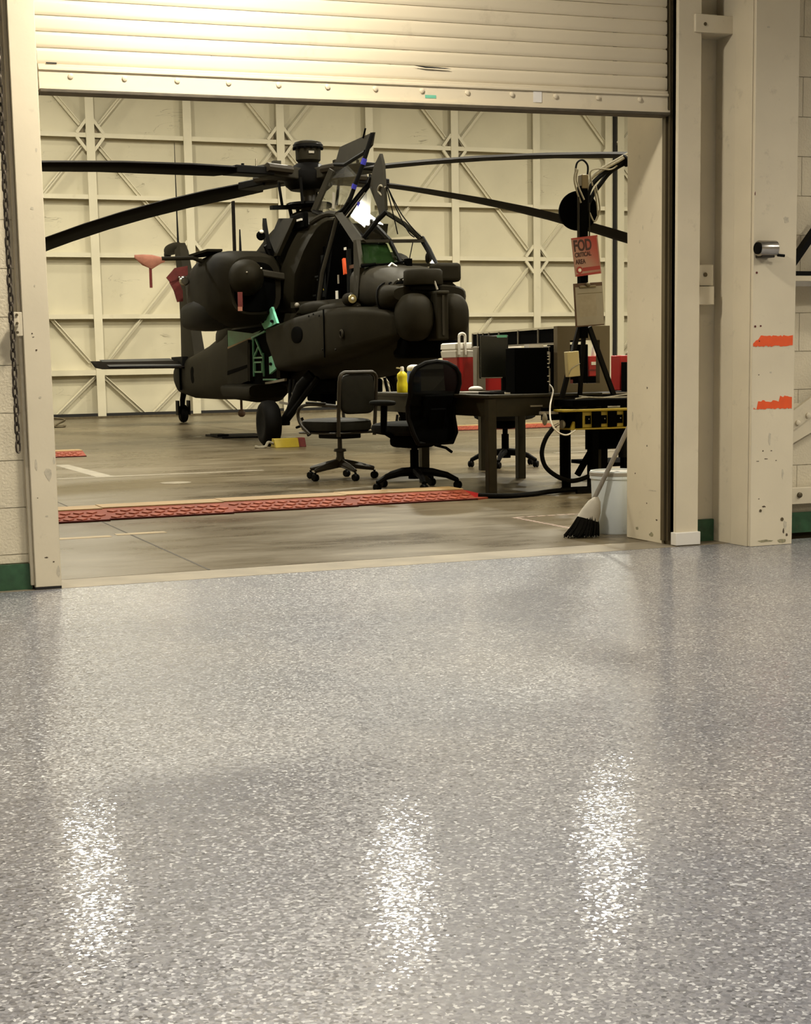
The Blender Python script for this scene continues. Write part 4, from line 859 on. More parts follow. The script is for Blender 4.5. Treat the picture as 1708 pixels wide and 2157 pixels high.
MB().rings([[(x, y0, 0), (x, (y0 + y1) / 2 - .1, h), (x, (y0 + y1) / 2 + .1, h), (x, y1, 0)] for x, y0, y1, h in ((0, 0, .72, .055), (.10, .08, .62, .03), (.15, .2, .5, .01))]).build('nose', m_red, e)
ramp_segment(1.20, 2.05, 10.7, 'short red cable ramp lying at the far left of the hangar floor')
e = ramp_segment(8.0, 9.6, 13.9, 'red cable ramp on the far floor beyond the desk')

# ---- chairs
def caster(r, parent, x, y):
    c = MB().lathe([(0.006, -0.022), (r * .9, -0.022), (r, -0.016), (r, -0.005), (r * .8, -0.003)], (x, y, r), 14, 'y').lathe([(r * .8, 0.003), (r, 0.005), (r, 0.016), (r * .9, 0.022), (0.006, 0.022)], (x, y, r), 14, 'y').build('caster', m_black2, parent)
    MB().tube([(x, y, r), (x, y, r * 2.4)], 0.011, 6).build('caster_stem', m_black2, c)
def steel_armchair(loc, rz, label):
    e = empty('steel_armchair', loc, rz); tag(e, label, 'chair', 'chairs around the desk')
    for k in range(5):
        a = math.radians(72 * k + 20); x, y = 0.29 * math.cos(a), 0.29 * math.sin(a)
        arm = MB().tube([(0.02 * math.cos(a), 0.02 * math.sin(a), 0.135), (x * .5, y * .5, 0.115), (x, y, 0.085)], [.042, .034, .022], 4).build('base_arm', m_gunmetal, e, bevel=0.008)
        caster(0.030, e, x, y)
    MB().lathe([(0, 0.10), (0.045, 0.10), (0.04, 0.17), (0.032, 0.19), (0.032, 0.23), (0.055, 0.235), (0.05, 0.255), (0.02, 0.26), (0.018, 0.40), (0, 0.40)], (0, 0, 0), 16).build('column', m_gunmetal, e)
    MB().box(-0.15, 0.15, -0.11, 0.11, 0.345, 0.39).build('seat_mechanism', m_black2, e, bevel=0.01)
    MB().super((0.04, 0, 0.455), (0.26, 0.235, 0.06), 4.5, 28, 10).build('seat', m_vinyl, e)
    MB().box(-0.2, 0.28, -0.22, 0.22, 0.385, 0.405).build('seat_pan', m_gunmetal, e, bevel=0.01)
    path = [(-.215, -.20, .37), (-.225, -.205, .55), (-.245, -.205, .82)] + [(-.25, -.205 + .06 * (1 - math.cos(t)), .835 + .06 * math.sin(t)) for t in (0.4, 0.9, 1.3, 1.57)]
    path = path + [(p[0], -p[1], p[2]) for p in reversed(path)]
    MB().tube(path, 0.016, 8).build('back_frame', m_gunmetal, e)
    MB().super((-0.232, 0, 0.715), (0.022, 0.185, 0.165), 5, 24, 12).build('backrest', m_vinyl, e)
    for sy in (1, -1):
        MB().tube(smoothpath([(-.225, sy * .215, .62), (.05, sy * .25, .635), (.19, sy * .255, .615), (.235, sy * .255, .55), (.20, sy * .25, .46), (.10, sy * .24, .385)]), 0.014, 8).build('armrest', m_gunmetal, e)
        MB().bar((-.10, sy * .238, .642), (.12, sy * .253, .650), .035, .018).build('arm_pad', m_vinyl, e, bevel=0.006)
    return e
steel_armchair((3.27, 5.62, 0), math.radians(112), 'brown steel armchair with padded square back, left of the mesh chair')
def star_base(e, r, arch=0.05):
    for k in range(5):
        a = math.radians(72 * k + 8); d = (math.cos(a), math.sin(a))
        MB().tube([(d[0] * t * r, d[1] * t * r, z) for t, z in ((0.05, .135), (0.4, .130), (0.75, .105), (1.0, .065))], [.034, .030, .024, .018], 8).build('base_arm', m_black2, e)
        caster(0.030, e, d[0] * r, d[1] * r)
    MB().lathe([(0, .08), (.05, .08), (.045, .16), (.034, .17), (.034, .30), (.024, .30), (.024, .42), (0, .42)], (0, 0, 0), 16).build('column', m_black, e)
m_mesh = bpy.data.materials.new('black_open_mesh'); m_mesh.use_nodes = True
_b = m_mesh.node_tree.nodes['Principled BSDF']; _b.inputs['Base Color'].default_value = (0.004, 0.004, 0.004, 1); _b.inputs['Roughness'].default_value = 0.8; _b.inputs['Alpha'].default_value = 0.88; _b.inputs['Specular IOR Level'].default_value = 0.05
def mesh_chair(loc, rz, label):
    e = empty('mesh_office_chair', loc, rz); tag(e, label, 'chair', 'chairs around the desk')
    star_base(e, 0.33)
    MB().super((0.02, 0, 0.37), (0.17, 0.13, 0.055), 4).build('seat_mechanism', m_black, e)
    MB().super((0.06, 0, 0.465), (0.27, 0.25, 0.055), 3.2, 28, 10).build('seat', m_fabric, e)
    def bk(z): return -.25 - .08 * max(0, z - .72) + .06 * math.exp(-((z - .60) / .10) ** 2)
    secs = [(.36, .17), (.43, .21), (.55, .225), (.64, .225), (.72, .232), (.80, .245), (.87, .235), (.92, .195), (.955, .11)]
    outl = [(bk(z), hw, z) for z, hw in secs]; full = outl + [(bk(.965), 0, .967)] + [(p[0], -p[1], p[2]) for p in reversed(outl)]
    MB().tube(full + [full[0]], .018, 8).build('back_frame', m_black2, e)
    def sheet(z0, z1, th):
        ss = [s for s in secs if z0 - .01 <= s[0] <= z1 + .01]
        return MB().rings([[(bk(z) - .03 * (1 - (t / 4) ** 2) + dx, hw * t / 4, z) for dx, ts in ((0, range(-4, 5)), (th, range(4, -5, -1))) for t in ts] for z, hw in ss])
    sheet(.64, .96, .006).build('back_mesh', m_mesh, e); sheet(.36, .64, .03).build('lumbar_pad', m_black, e)
    MB().bar((-.22, 0, .34), (-.28, 0, .62), .16, .03).build('back_spine', m_black, e, bevel=0.01)
    MB().bar((-.26, 0, .55), (-.29, 0, .72), .28, .025).build('lumbar_bar', m_black, e, bevel=0.01)
    for sy in (1, -1):
        za = .665 if sy > 0 else .525
        ap = MB().super((.02, sy * .29, za), (.14, .045, .022), 3).build('arm_pad', m_fabric, e)
        MB().tube([(0, sy * .29, za - .01), (0, sy * .30, .45), (0, sy * .22, .41)], [.026, .026, .02], 8).build('arm_post', m_black, e)
    MB().tube([(-.10, -.12, .335), (-.14, -.20, .31), (-.15, -.25, .275)], .012, 6).build('tilt_lever', m_black2, e)
    return e
mesh_chair((3.40, 4.27, 0), math.radians(108), 'black mesh-back office chair in front of the desk')
def task_chair(loc, rz, label):
    e = empty('task_chair', loc, rz); tag(e, label, 'chair', 'chairs around the desk')
    star_base(e, 0.32)
    MB().super((.0, 0, .40), (.16, .14, .05), 4).build('seat_mechanism', m_black, e)
    MB().super((.0, 0, .48), (.27, .27, .06), 3.0, 28, 10).build('seat', m_fabric, e)
    MB().super((-.27, 0, .66), (.04, .22, .16), 3, 24, 12).build('backrest', m_fabric, e)
    MB().bar((-.16, 0, .40), (-.28, 0, .60), .07, .02).build('back_bar', m_black2, e)
    return e
task_chair((5.12, 6.27, 0), math.radians(225), 'black task chair standing behind the desk legs')

# ---- desk and what stands on it
DT = 0.72
d = empty('office_desk', (4.13, 4.72, 0)); tag(d, 'dark olive steel desk carrying the cooler and computer', 'desk')
MB().prism([(-.47, -1.24, DT - .028), (.47, -1.24, DT - .028), (.47, .40, DT - .028), (.80, .40, DT - .028), (.80, 1.24, DT - .028), (-.47, 1.24, DT - .028)], (0, 0, .028)).build('desk_top', m_wood, d, bevel=0.008)
for x0, x1, y0, y1 in ((-.44, .46, -1.21, -1.185), (-.44, -.415, -1.185, 1.21), (-.44, .76, 1.185, 1.21), (.435, .46, -1.185, .10)): MB().box(x0, x1, y0, y1, DT - .16, DT - .028).build('apron', m_wood, d)
for x, y in ((-.43, -1.195), (.43, -1.195), (-.43, .08), (.43, .08), (.60, 1.19)): MB().box(x - .033, x + .033, y - .033, y + .033, 0, DT - .028).build('leg', m_wood, d, bevel=0.004)
MB().bar((-.12, -1.21, DT - .09), (-.02, -1.21, DT - .09), .02, .012).build('drawer_pull', m_grey, d)

c = empty('drink_cooler', (4.60, 5.65, DT)); c.scale = (1.05, 1, 1.02); tag(c, 'red drink cooler with white lid on the desk', 'cooler')
MB().rings([[(x * f, y * f, z) for x, y in ((-.27, -.17), (.27, -.17), (.285, -.155), (.285, .155), (.27, .17), (-.27, .17), (-.285, .155), (-.285, -.155))] for z, f in ((0, .94), (.30, 1.0))]).build('body', m_red, c)
MB().rings([[(x * f, y * f, z) for x, y in ((-.27, -.17), (.27, -.17), (.29, -.155), (.29, .155), (.27, .17), (-.27, .17), (-.29, .155), (-.29, -.155))] for z, f in ((.28, 1.005), (.33, 1.03), (.335, 1.0), (.345, 1.0), (.35, 1.03), (.39, 1.02), (.40, .98))]).build('lid', m_wht, c)
hd = MB().bar((-.275, -.185, .30), (-.275, -.185, .455), .022, .014).bar((-.22, -.185, .30), (-.22, -.185, .455), .022, .014).build('handle', m_wht, c)
MB().tube(smoothpath([(-.275, -.185, .445), (-.27, -.185, .465), (-.2475, -.185, .475), (-.225, -.185, .465), (-.22, -.185, .445)]), .012, 8).build('handle_grip', m_wht, hd)

b = empty('yellow_bottle', (3.735, 5.34, DT)); tag(b, 'bright yellow cleaner bottle at the desk end', 'bottle')
MB().lathe([(0, 0), (.043, 0), (.046, .01), (.046, .07), (.038, .10), (.044, .13), (.040, .155), (.018, .175), (0, .175)], (0, 0, 0), 20).build('body', mat('yellow_plastic', (.78, .66, .02), .35), b)
MB().lathe([(0, .172), (.016, .172), (.016, .205), (.010, .215), (0, .215)], (0, 0, 0), 14).build('cap', m_wht, b)
MB().bar((-.01, 0, .2), (-.05, 0, .205), .014, .012).build('spout', m_beige, b)
b = empty('wipes_pack', (3.85, 5.36, DT)); tag(b, 'blue and white wipes tub beside the yellow bottle', 'tub')
MB().lathe([(0, 0), (.055, 0), (.057, .02), (.057, .17), (.05, .18), (0, .18)], (0, 0, 0), 22).build('tub', m_bluewrap, b)
MB().lathe([(.0575, .02), (.0578, .05), (.0575, .055)], (0, 0, 0), 22).build('lower_band', mat('pale_blue', (.22, .38, .48), .4), b)
for x, z in ((-.02, .115), (.005, .12), (.03, .112), (-.012, .09), (.015, .088)): MB().super((x, -.056 + x * x * 6, z), (.016, .004, .014), 2.2).build('print_patch', m_wht, b)
MB().super((0, 0, .195), (.058, .055, .035), 2.4).build('crumpled_top', m_wht, b)

t = empty('computer_tower', (4.10, 3.68, DT)); tag(t, 'black computer tower on the near desk corner', 'computer')
MB().box(-.155, .125, -.06, .10, .0, .335).build('case', m_black, t, bevel=0.006)
MB().box(.125, .140, -.055, .10, .01, .345).build('side_panel', m_grey, t, bevel=0.003)
for z in (.30, .288, .27, .247, .218, .19, .125, .085): MB().cbox((.118, -.062, z), (.016, .006, .007)).build('port', m_wht, t)
for z in (.32, .20): MB().cbox((.134, -.058, z), (.010, .006, .035)).build('vent_slot', m_black, t)
MB().box(-.02, .10, -.02, .06, .335, .36).build('papers_on_top', m_paper, t)
mo = empty('flat_monitor', (4.12, 4.35, DT)); mo.rotation_euler = (0, 0, math.radians(-14)); tag(mo, 'dark flat monitor between cooler and computer tower', 'monitor')
MB().box(-.11, .11, -.012, .02, .115, .44).build('screen', m_screen, mo, bevel=0.004)
MB().box(-.115, .115, .02, .035, .11, .445).build('bezel', m_black2, mo, bevel=0.004)
MB().box(-.108, .06, -.016, -.012, .112, .119).build('lower_edge', m_grey, mo)
MB().box(.02, .10, -.015, -.011, .425, .445).build('sticker', m_mint, mo)
MB().tube([(.08, .03, .0), (.08, .03, .16)], .022, 8).build('stand', m_black2, mo)
MB().box(-.02, .16, -.08, .10, 0, .012).build('foot', m_black2, mo)
lp = empty('laptop_sheets', (3.86, 4.2, DT)); tag(lp, 'grey papers and flat keyboard on the desk front', 'papers')
MB().box(-.10, .12, -.35, .25, .0, .012).build('sheet_stack', m_grey, lp, smooth=0); MB().box(-.14, -.02, -.62, -.42, .0, .018).build('keyboard', m_black2, lp, bevel=.003)
MB().box(.0, .06, -.55, -.40, .0, .01).build('loose_sheet', m_paper, lp, smooth=0)
wr = MB().super((4.08, 4.62, DT + .025), (.06, .05, .025), 2).build('crumpled_tissue', m_paper); tag(wr, 'crumpled white tissue on the desk beside the cooler', 'tissue')

# ---- hutch: black bins along a rail, grey post, tan end frame
h = empty('desk_hutch', (4.30, 3.62, DT)); tag(h, 'tan desk hutch with a row of black bins', 'hutch')
A0, A1 = Vector((0, 0, 0)), Vector((.12, 1.80, 0)); tdir = (A1 - A0)
px = [0.0, .205, .43, .66, .785, .86, .93, 1.0]
nrm = Vector((-tdir.y, tdir.x, 0)).normalized()
for i in range(7):
    a = A0 + tdir * (px[i] + .006); b2 = A0 + tdir * (px[i + 1] - .006)
    MB().prism([a + Vector((0, 0, .375)), b2 + Vector((0, 0, .375)), b2 + Vector((0, 0, .475)), a + Vector((0, 0, .475))], -nrm * .22).build('bin', m_black, h)
MB().bar(A0 + Vector((0, 0, .365)), A1 + Vector((0, 0, .365)), .03, .012).build('lower_rail', m_grey, h)
MB().bar(A0 + Vector((0, 0, .484)), A1 + Vector((0, 0, .484)), .02, .010).build('upper_rail', m_steelcream, h)
for i in range(8): MB().bar(A0 + tdir * px[i] + Vector((-.002, 0, .36)), A0 + tdir * px[i] + Vector((-.002, 0, .488)), .012, .012).build('divider', m_grey, h)
MB().box(.055, .135, 1.58, 1.66, 0, .365).build('post', m_grey, h, bevel=.004)
for x0, x1, z0, z1 in ((-.02, .085, 0, .49), (.335, .42, 0, .49), (.085, .335, .385, .49), (.085, .335, 0, .065)):
    MB().box(x0, x1, -.03, .03, z0, z1).build('end_frame', m_tan, h)
tb = empty('tool_case', (4.62, 4.02, DT)); tag(tb, 'open black tool case seen through the tan frame', 'tool case')
MB().box(-.16, .15, 0, .10, 0, .36).build('case', m_black, tb, bevel=.006)
for x, z, r in ((-.035, .315, .012), (-.03, .285, .02)): MB().super((x, -.005, z), (r, .006, r), 2).build('knob', m_grey, tb)
MB().bar((-.04, -.006, .155), (.05, -.006, .165), .008, .012).build('spanner', m_wht, tb)
MB().tube(smoothpath([(-.07, -.01, .22), (.03, -.012, .22), (.04, -.012, .20), (-.03, -.01, .185), (-.1, -.03, .14)]), .003, 6).build('lead', m_rope, tb)
MB().box(-.06, .0, -.03, .0, .05, .09).build('red_grip', m_redfab, tb)
rb = empty('red_parts_bin', (4.868, 4.10, DT)); tag(rb, 'small red parts bin beside the black tool case', 'bin')
MB().box(-.05, .06, 0, .10, .11, .27).build('body', m_red, rb, bevel=.006); MB().box(-.03, .02, -.006, 0, .20, .225).build('label_plate', m_wht, rb)
MB().box(-.05, .06, 0, .10, .0, .11).build('tray', m_black, rb); MB().box(-.05, .06, -.002, .0, .155, .165).build('seam', m_redfab, rb)
MB().lathe([(0, .27), (.02, .27), (.016, .33), (.008, .36), (0, .36)], (.02, .05, 0), 10).build('spray_tip', m_paper, rb)

# ---- black bench behind the cart with drawers and red tool box
wb = empty('work_bench', (5.45, 4.35, 0)); tag(wb, 'black work bench half hidden by the right jamb', 'bench')
MB().box(-.62, .75, -.38, .38, .66, .70).build('bench_top', m_black2, wb, bevel=.004)
MB().box(-.62, .75, -.385, -.38, .695, .703).build('edge_strip', m_grey, wb)
for x in (-.55, .65):
    for y in (-.32, .32): MB().box(x - .03, x + .03, y - .03, y + .03, 0, .66).build('leg', m_black, wb)
MB().box(-.5, .6, -.3, .3, .12, .15).build('lower_shelf', m_black, wb)
dr = empty('drawer_cabinet', (5.47, 4.20, .704)); tag(dr, 'black small-parts drawer cabinet beside the right jamb', 'cabinet')
MB().box(-.16, .30, -.02, .26, 0, .235).build('cabinet_body', m_black, dr, bevel=.004)
for k in range(5):
    dw = MB().box(-.15, .29, -.034, -.02, .008 + k * .045, .046 + k * .045).build('drawer', m_black2, dr, bevel=.003)
    MB().box(-.15, .29, -.040, -.034, .040 + k * .045, .046 + k * .045).build('drawer_lip', m_grey, dw)
    MB().box(-.09, -.03, -.040, -.034, .024 + k * .045, .028 + k * .045).build('label_holder', m_grey, dw)
rt = empty('red_tool_box', (5.58, 4.62, .704)); tag(rt, 'red tool box with wire handles behind the drawer cabinet', 'tool box')
MB().box(-.22, .30, -.06, .10, 0, .29).build('box', m_red, rt, bevel=.008)
MB().box(-.03, .05, -.066, -.06, .19, .215).build('label_plate', m_wht, rt); MB().box(-.14, -.11, -.07, -.06, .0, .24).build('strap', m_brownboard, rt)
MB().tube(smoothpath([(.0, 0, .245), (.0, 0, .30), (.02, 0, .335), (.08, 0, .335), (.10, 0, .30), (.10, 0, .245)]), .007, 6).build('wire_handle', m_black2, rt)
MB().super((-.10, 0, .285), (.035, .03, .04), 2.2).build('valve', m_track, rt)
MB().tube(smoothpath([(-.2, -.1, -.0), (-.17, -.12, .10), (-.1, -.12, .14), (-.06, -.1, .15)]), .015, 6).build('grey_hose', m_rope, rt)

# ---- cart with yellow power box, tripod sign stand, hoses
ct = empty('equipment_cart', (4.42, 3.30, 0)); tag(ct, 'black equipment cart beside the desk holding the power box', 'cart')
for x, y, zt in ((-.17, .10, .62), (-.05, -.10, .455), (.32, .10, .62), (.02, .06, .62)): MB().box(x - .026, x + .026, y - .026, y + .026, 0.0, zt).build('leg', m_black, ct, bevel=.004)
MB().box(-.24, .40, -.14, .16, .625, .675).build('top_tray', m_black, ct, bevel=.006)
MB().box(-.20, .36, -.13, -.10, .0, .03).build('base_rail', m_black2, ct); MB().box(-.20, .36, .10, .13, .0, .03).build('base_rail', m_black2, ct)
MB().bar((.02, .06, .30), (-.10, .06, .12), .03, .04).build('brace', m_black, ct)
MB().tube([(-.10, -.10, .02), (-.07, -.10, .12), (.02, -.10, .125)], .012, 6).build('foot_pedal', m_black2, ct)
MB().box(.02, .42, .10, .16, .30, .45).build('hanging_box', m_black, ct)
MB().lathe([(0, 0), (.035, 0), (.035, .10), (.025, .16), (0, .16)], (.26, .02, .24), 14).build('hanging_motor', m_black2, ct)
pb = empty('power_box', (4.42, 3.17, .46)); tag(pb, 'yellow power distribution box with black outlets', 'power box')
MB().box(-.26, .34, -.02, .16, 0, .012).build('bottom_flange', m_yel, pb, bevel=.003)
MB().box(-.16, .34, .0, .14, .012, .13).build('box_body', m_yel, pb, bevel=.006)
MB().prism([(-.33, -.03, .13), (.36, -.03, .13), (.36, .17, .13), (-.33, .17, .13)], (0, 0, .018)).build('top_plate', m_yel, pb, bevel=.004)
for k in range(4):
    x = -.115 + k * .13
    ou = MB().box(x - .022, x + .022, -.008, .0, .04, .10).build('outlet', m_black, pb); MB().super((x + .004, -.01, .075), (.005, .003, .005), 2).build('screw', m_grey, ou)
    if k < 3: MB().box(x + .03, x + .098, -.025, .0, .015, .128).build('outlet_cover', m_black, pb, bevel=.004)
MB().box(-.22, -.17, -.02, .12, .012, .128).build('breaker_panel', m_black, pb)
MB().prism([(-.255, -.005, .012), (-.215, -.005, .012), (-.222, -.005, .06), (-.232, -.005, .06)], (0, .02, 0)).build('corner_gusset', m_yel, pb)
va = empty('hose_valve', (4.06, 3.27, .50)); tag(va, 'chrome hose fitting and valve at the cart corner', 'valve')
MB().tube([(-.02, -.02, -.03), (.05, -.03, .005)], [.012, .009], 8).build('nozzle', m_chrome, va); MB().lathe([(0, -.012), (.03, -.012), (.032, 0), (.02, .014), (0, .014)], (.085, -.02, .0), 14, 'x').build('knob', m_grey, va)
MB().box(-.08, .06, .0, .03, .075, .095).build('bracket', m_grey, va); MB().box(-.03, .08, .02, .10, .03, .12).build('valve_block', m_black, va)
MB().super((-.05, .0, .04), (.02, .02, .045), 2).build('hook', m_rope, va)
def cord(name, pts, r, ma, label, cat='cable'):
    return tag(MB().tube(smoothpath(pts), r, 8).build(name, ma), label, cat)
cord('black_hose', [(4.06, 3.24, .475), (4.00, 3.24, .40), (3.97, 3.24, .30), (4.0, 3.24, .20), (4.08, 3.22, .13), (4.17, 3.2, .095), (4.25, 3.19, .10), (4.34, 3.18, .13)], .017, m_rubber, 'thick black hose looping down from the chrome fitting', 'hose')
cord('floor_hose', [(3.46, 3.22, .02), (3.62, 3.10, .018), (3.85, 3.14, .018), (4.0, 3.22, .02), (4.2, 3.22, .028), (4.5, 3.16, .03), (4.8, 3.1, .02)], .018, m_rubber, 'black hose running along the floor from the ramp end', 'hose')
cord('white_cable', [(4.22, 3.60, .78), (4.17, 3.45, .74), (4.07, 3.30, .64), (4.02, 3.20, .54), (4.03, 3.15, .47), (4.08, 3.14, .435), (4.13, 3.14, .43), (4.19, 3.14, .46)], .006, m_wht, 'thin white cable drooping from the computer tower to the power box')
cord('tray_cable', [(4.22, 3.2, .68), (4.30, 3.18, .69), (4.45, 3.2, .684), (4.6, 3.19, .70), (4.78, 3.2, .71)], .006, m_rope, 'grey cable lying along the cart tray')
cord('tray_cable', [(4.26, 3.22, .70), (4.34, 3.17, .69), (4.55, 3.17, .684), (4.78, 3.18, .69)], .005, m_rope, 'thin grey cable looping along the front edge of the cart tray')

tp = empty('sign_stand', (4.40, 3.36, .675)); tag(tp, 'black tripod pole standing on the equipment cart', 'stand')
MB().box(-.062, -.002, -.03, .03, .44, 1.52).build('pole', m_black, tp, bevel=.004)
for x0, x1, y1 in ((-.06, -.20, .02), (.02, .235, .02), (-.02, -.01, .18)):
    MB().bar((x0, 0, .52), (x1, y1 * .5, .01), .026, .032).build('leg', m_black2, tp)
MB().tube([(-.085, -.032, .90), (-.082, -.032, 1.44)], .008, 6).build('green_strap', m_zinc if False else m_od2, tp)
MB().tube([(.004, -.034, .90), (.006, -.034, 1.40)], .005, 6).build('green_strap', m_od2, tp)
MB().box(-.055, .0, -.035, .03, 1.50, 1.60).build('pole_cap', m_track, tp, bevel=.006)
MB().tube(smoothpath([(-.10, -.02, 1.62), (-.085, -.02, 1.68), (-.04, -.02, 1.70), (.0, -.02, 1.66), (-.005, -.02, 1.58)]), .007, 6).build('hang_loop', m_black2, tp)
for q in ([(-.10, -.03, 1.64), (-.115, -.03, 1.56), (-.09, -.03, 1.47), (-.06, -.03, 1.40)], [(-.09, -.04, 1.63), (-.10, -.04, 1.55), (-.04, -.04, 1.42)], [(.06, -.03, 1.52), (.085, -.03, 1.42), (.09, -.03, 1.34), (.05, -.03, 1.27), (.01, -.03, 1.33)], [(.05, -.03, 1.50), (.07, -.03, 1.38), (.075, -.03, 1.31)]):
    MB().tube(smoothpath(q), .006, 6).build('tied_cord', m_rope, tp)
rl = empty('cable_reel', (4.375, 3.44, 2.03), math.radians(-18)); tag(rl, 'round black cable reel high on the sign stand', 'reel')
MB().lathe([(0, -.015), (.14, -.015), (.142, 0), (.14, .012), (0, .012)], (0, 0, 0), 36, 'y').build('front_disc', m_black, rl)
MB().lathe([(0, .012), (.05, .012), (.05, .04), (0, .04)], (0, 0, 0), 20, 'y').build('core', m_black2, rl); MB().lathe([(0, .04), (.136, .04), (.136, .05), (0, .05)], (0, 0, 0), 36, 'y').build('rear_disc', m_black, rl)
bd = empty('cable_bundle', (4.38, 3.40, 2.0)); tag(bd, 'bundle of black hoses running from the stand to the right', 'cable bundle')
for off, ma, nm in (((0, 0), m_rubber, 'hose'), ((.03, -.028), m_rubber, 'hose'), ((-.02, .02), m_rope, 'cord'), ((-.01, .035), m_rope, 'cord')):
    o0, o1 = off
    MB().tube(smoothpath([(.0, -.02 + o0 * .3, -.22), (.015, -.03, .0), (.05 + o0, -.02, .16 + o1), (.12 + o0, -.01, .25 + o1 * 1.2), (.27, 0 + o0, .35 + o1), (.45, 0 + o0, .43 + o1), (.75, -.1 + o0, .50 + o1), (1.2, -1.3 + o0, .62 + o1), (1.5, -2.78 + o0, .68 + o1)]), .017 if nm == 'hose' else .010, 8).build(nm, ma, bd)
for t in ((.36, .39), (.41, .412)): MB().lathe([(.045, -.008), (.047, 0), (.045, .008)], (0, 0, 0), 14, 'x').build('cable_tie', m_black2, bd).matrix_local = Matrix.Translation((t[0], .0, t[1])) @ Matrix.Rotation(math.radians(-24), 4, 'Y')
MB().tube(smoothpath([(.07, -.04, .20), (.05, -.04, .29), (.10, -.04, .32), (.22, -.03, .32), (.28, -.02, .35)]), .006, 6).build('loose_cord', m_rope, bd)

def gradient_sign():
    M = bpy.data.materials.new('sign_print'); M.use_nodes = True; nt = M.node_tree; L = nt.links; b = nt.nodes['Principled BSDF']
    tc = nt.nodes.new('ShaderNodeTexCoord'); sx = nt.nodes.new('ShaderNodeSeparateXYZ'); L.new(tc.outputs['Generated'], sx.inputs[0])
    a = nt.nodes.new('ShaderNodeMath'); a.operation = 'ADD'; L.new(sx.outputs[0], a.inputs[0]); L.new(sx.outputs[2], a.inputs[1])
    r = ramp(nt, [(0.0, (.40, .27, .22)), (0.5, (.36, .19, .15)), (0.72, (.34, .09, .07)), (1.0, (.32, .025, .02))])
    m2 = nt.nodes.new('ShaderNodeMath'); m2.operation = 'MULTIPLY'; m2.inputs[1].default_value = .56; L.new(a.outputs[0], m2.inputs[0]); L.new(m2.outputs[0], r.inputs[0])
    L.new(r.outputs[0], b.inputs['Base Color']); b.inputs['Roughness'].default_value = .6
    return M
sg_ = empty('warning_sign', (4.375, 3.318, 1.70)); sg_.rotation_euler = (0, -math.radians(7), 0); tag(sg_, 'red and pink printed area sign fixed to the stand', 'sign')
MB().box(-.106, .106, -.003, .003, -.137, .137).build('sign_plate', gradient_sign(), sg_, smooth=0)
MB().box(-.106, .106, -.0045, -.003, .127, .137).build('top_border', m_signred, sg_, smooth=0)
for x0, x1, z0, z1 in ((.096, .106, -.137, .137), (-.106, -.098, -.137, .137)): MB().box(x0, x1, -.0042, -.003, z0, z1).build('pale_edge', m_signpink, sg_, smooth=0)
MB().box(-.04, .10, -.0045, -.003, -.106, -.080).build('lower_band', m_signred, sg_, smooth=0); MB().box(-.098, .10, -.0045, -.003, -.137, -.121).build('lower_band', m_signred, sg_, smooth=0)
MB().lathe([(0, 0), (.026, 0), (.026, -.002), (0, -.002)], (-.068, -.004, -.094), 20, 'y').build('emblem', m_signred, sg_); MB().lathe([(0, 0), (.013, 0), (.013, -.001), (0, -.001)], (-.068, -.0065, -.094), 16, 'y').build('emblem_centre', m_paper, sg_)
fr = (PI / 2, 0, 0)
tx = text('headline', 'FOD', .098, m_ink, sg_, (-.097, -.0045, .042), fr); tx.scale = (.74, 1.12, 1)
tx = text('subheading', 'CRITICAL', .043, m_ink, sg_, (-.093, -.0045, .000), fr); tx.scale = (.72, 1, 1)
tx = text('subheading', 'AREA', .045, m_ink, sg_, (-.093, -.0045, -.050), fr); tx.scale = (.72, 1, 1)
cb = empty('clipboard', (4.395, 3.318, 1.355)); cb.rotation_euler = (0, -math.radians(3.5), 0); tag(cb, 'brown clipboard with grey sheet hanging below the sign', 'clipboard')
MB().box(-.118, .118, -.003, .003, -.155, .155).build('board', m_brownboard, cb, bevel=.002)
MB().box(-.106, .114, -.005, -.003, -.146, .128).build('sheet', m_page, cb, smooth=0)
MB().box(-.075, .06, -.014, -.005, .118, .135).build('clip', m_track, cb, bevel=.003); MB().super((-.005, -.014, .140), (.018, .01, .018), 2).build('clip_lever', m_track, cb)
MB().box(-.09, .112, -.0058, -.005, .078, .082).build('ruled_line', m_track, cb, smooth=0); MB().box(-.082, .06, -.0056, -.005, -.085, .068).build('printed_form', mat('print_grey', (.34, .30, .24), .7, var=.15, scale=30), cb, smooth=0)
MB().box(-.09, .11, -.0056, -.005, .098, .101).build('ruled_line', m_page, cb, smooth=0)
bx = empty('junction_box', (4.235, 3.27, .93)); bx.rotation_euler = (0, -math.radians(4), 0); tag(bx, 'beige box hanging beside the stand leg', 'box')
MB().box(-.048, .048, -.02, .03, -.09, .09).build('box', m_beige, bx, bevel=.004)
MB().tube([(-.0, .0, .085), (.03, .04, .12), (.068, .09, .15)], .010, 6).build('hanger', m_black2, bx); MB().tube(smoothpath([(-.045, -.024, -.07), (-.02, -.026, -.03), (.048, -.026, .0)]), .003, 6).build('lead', m_rope, bx)

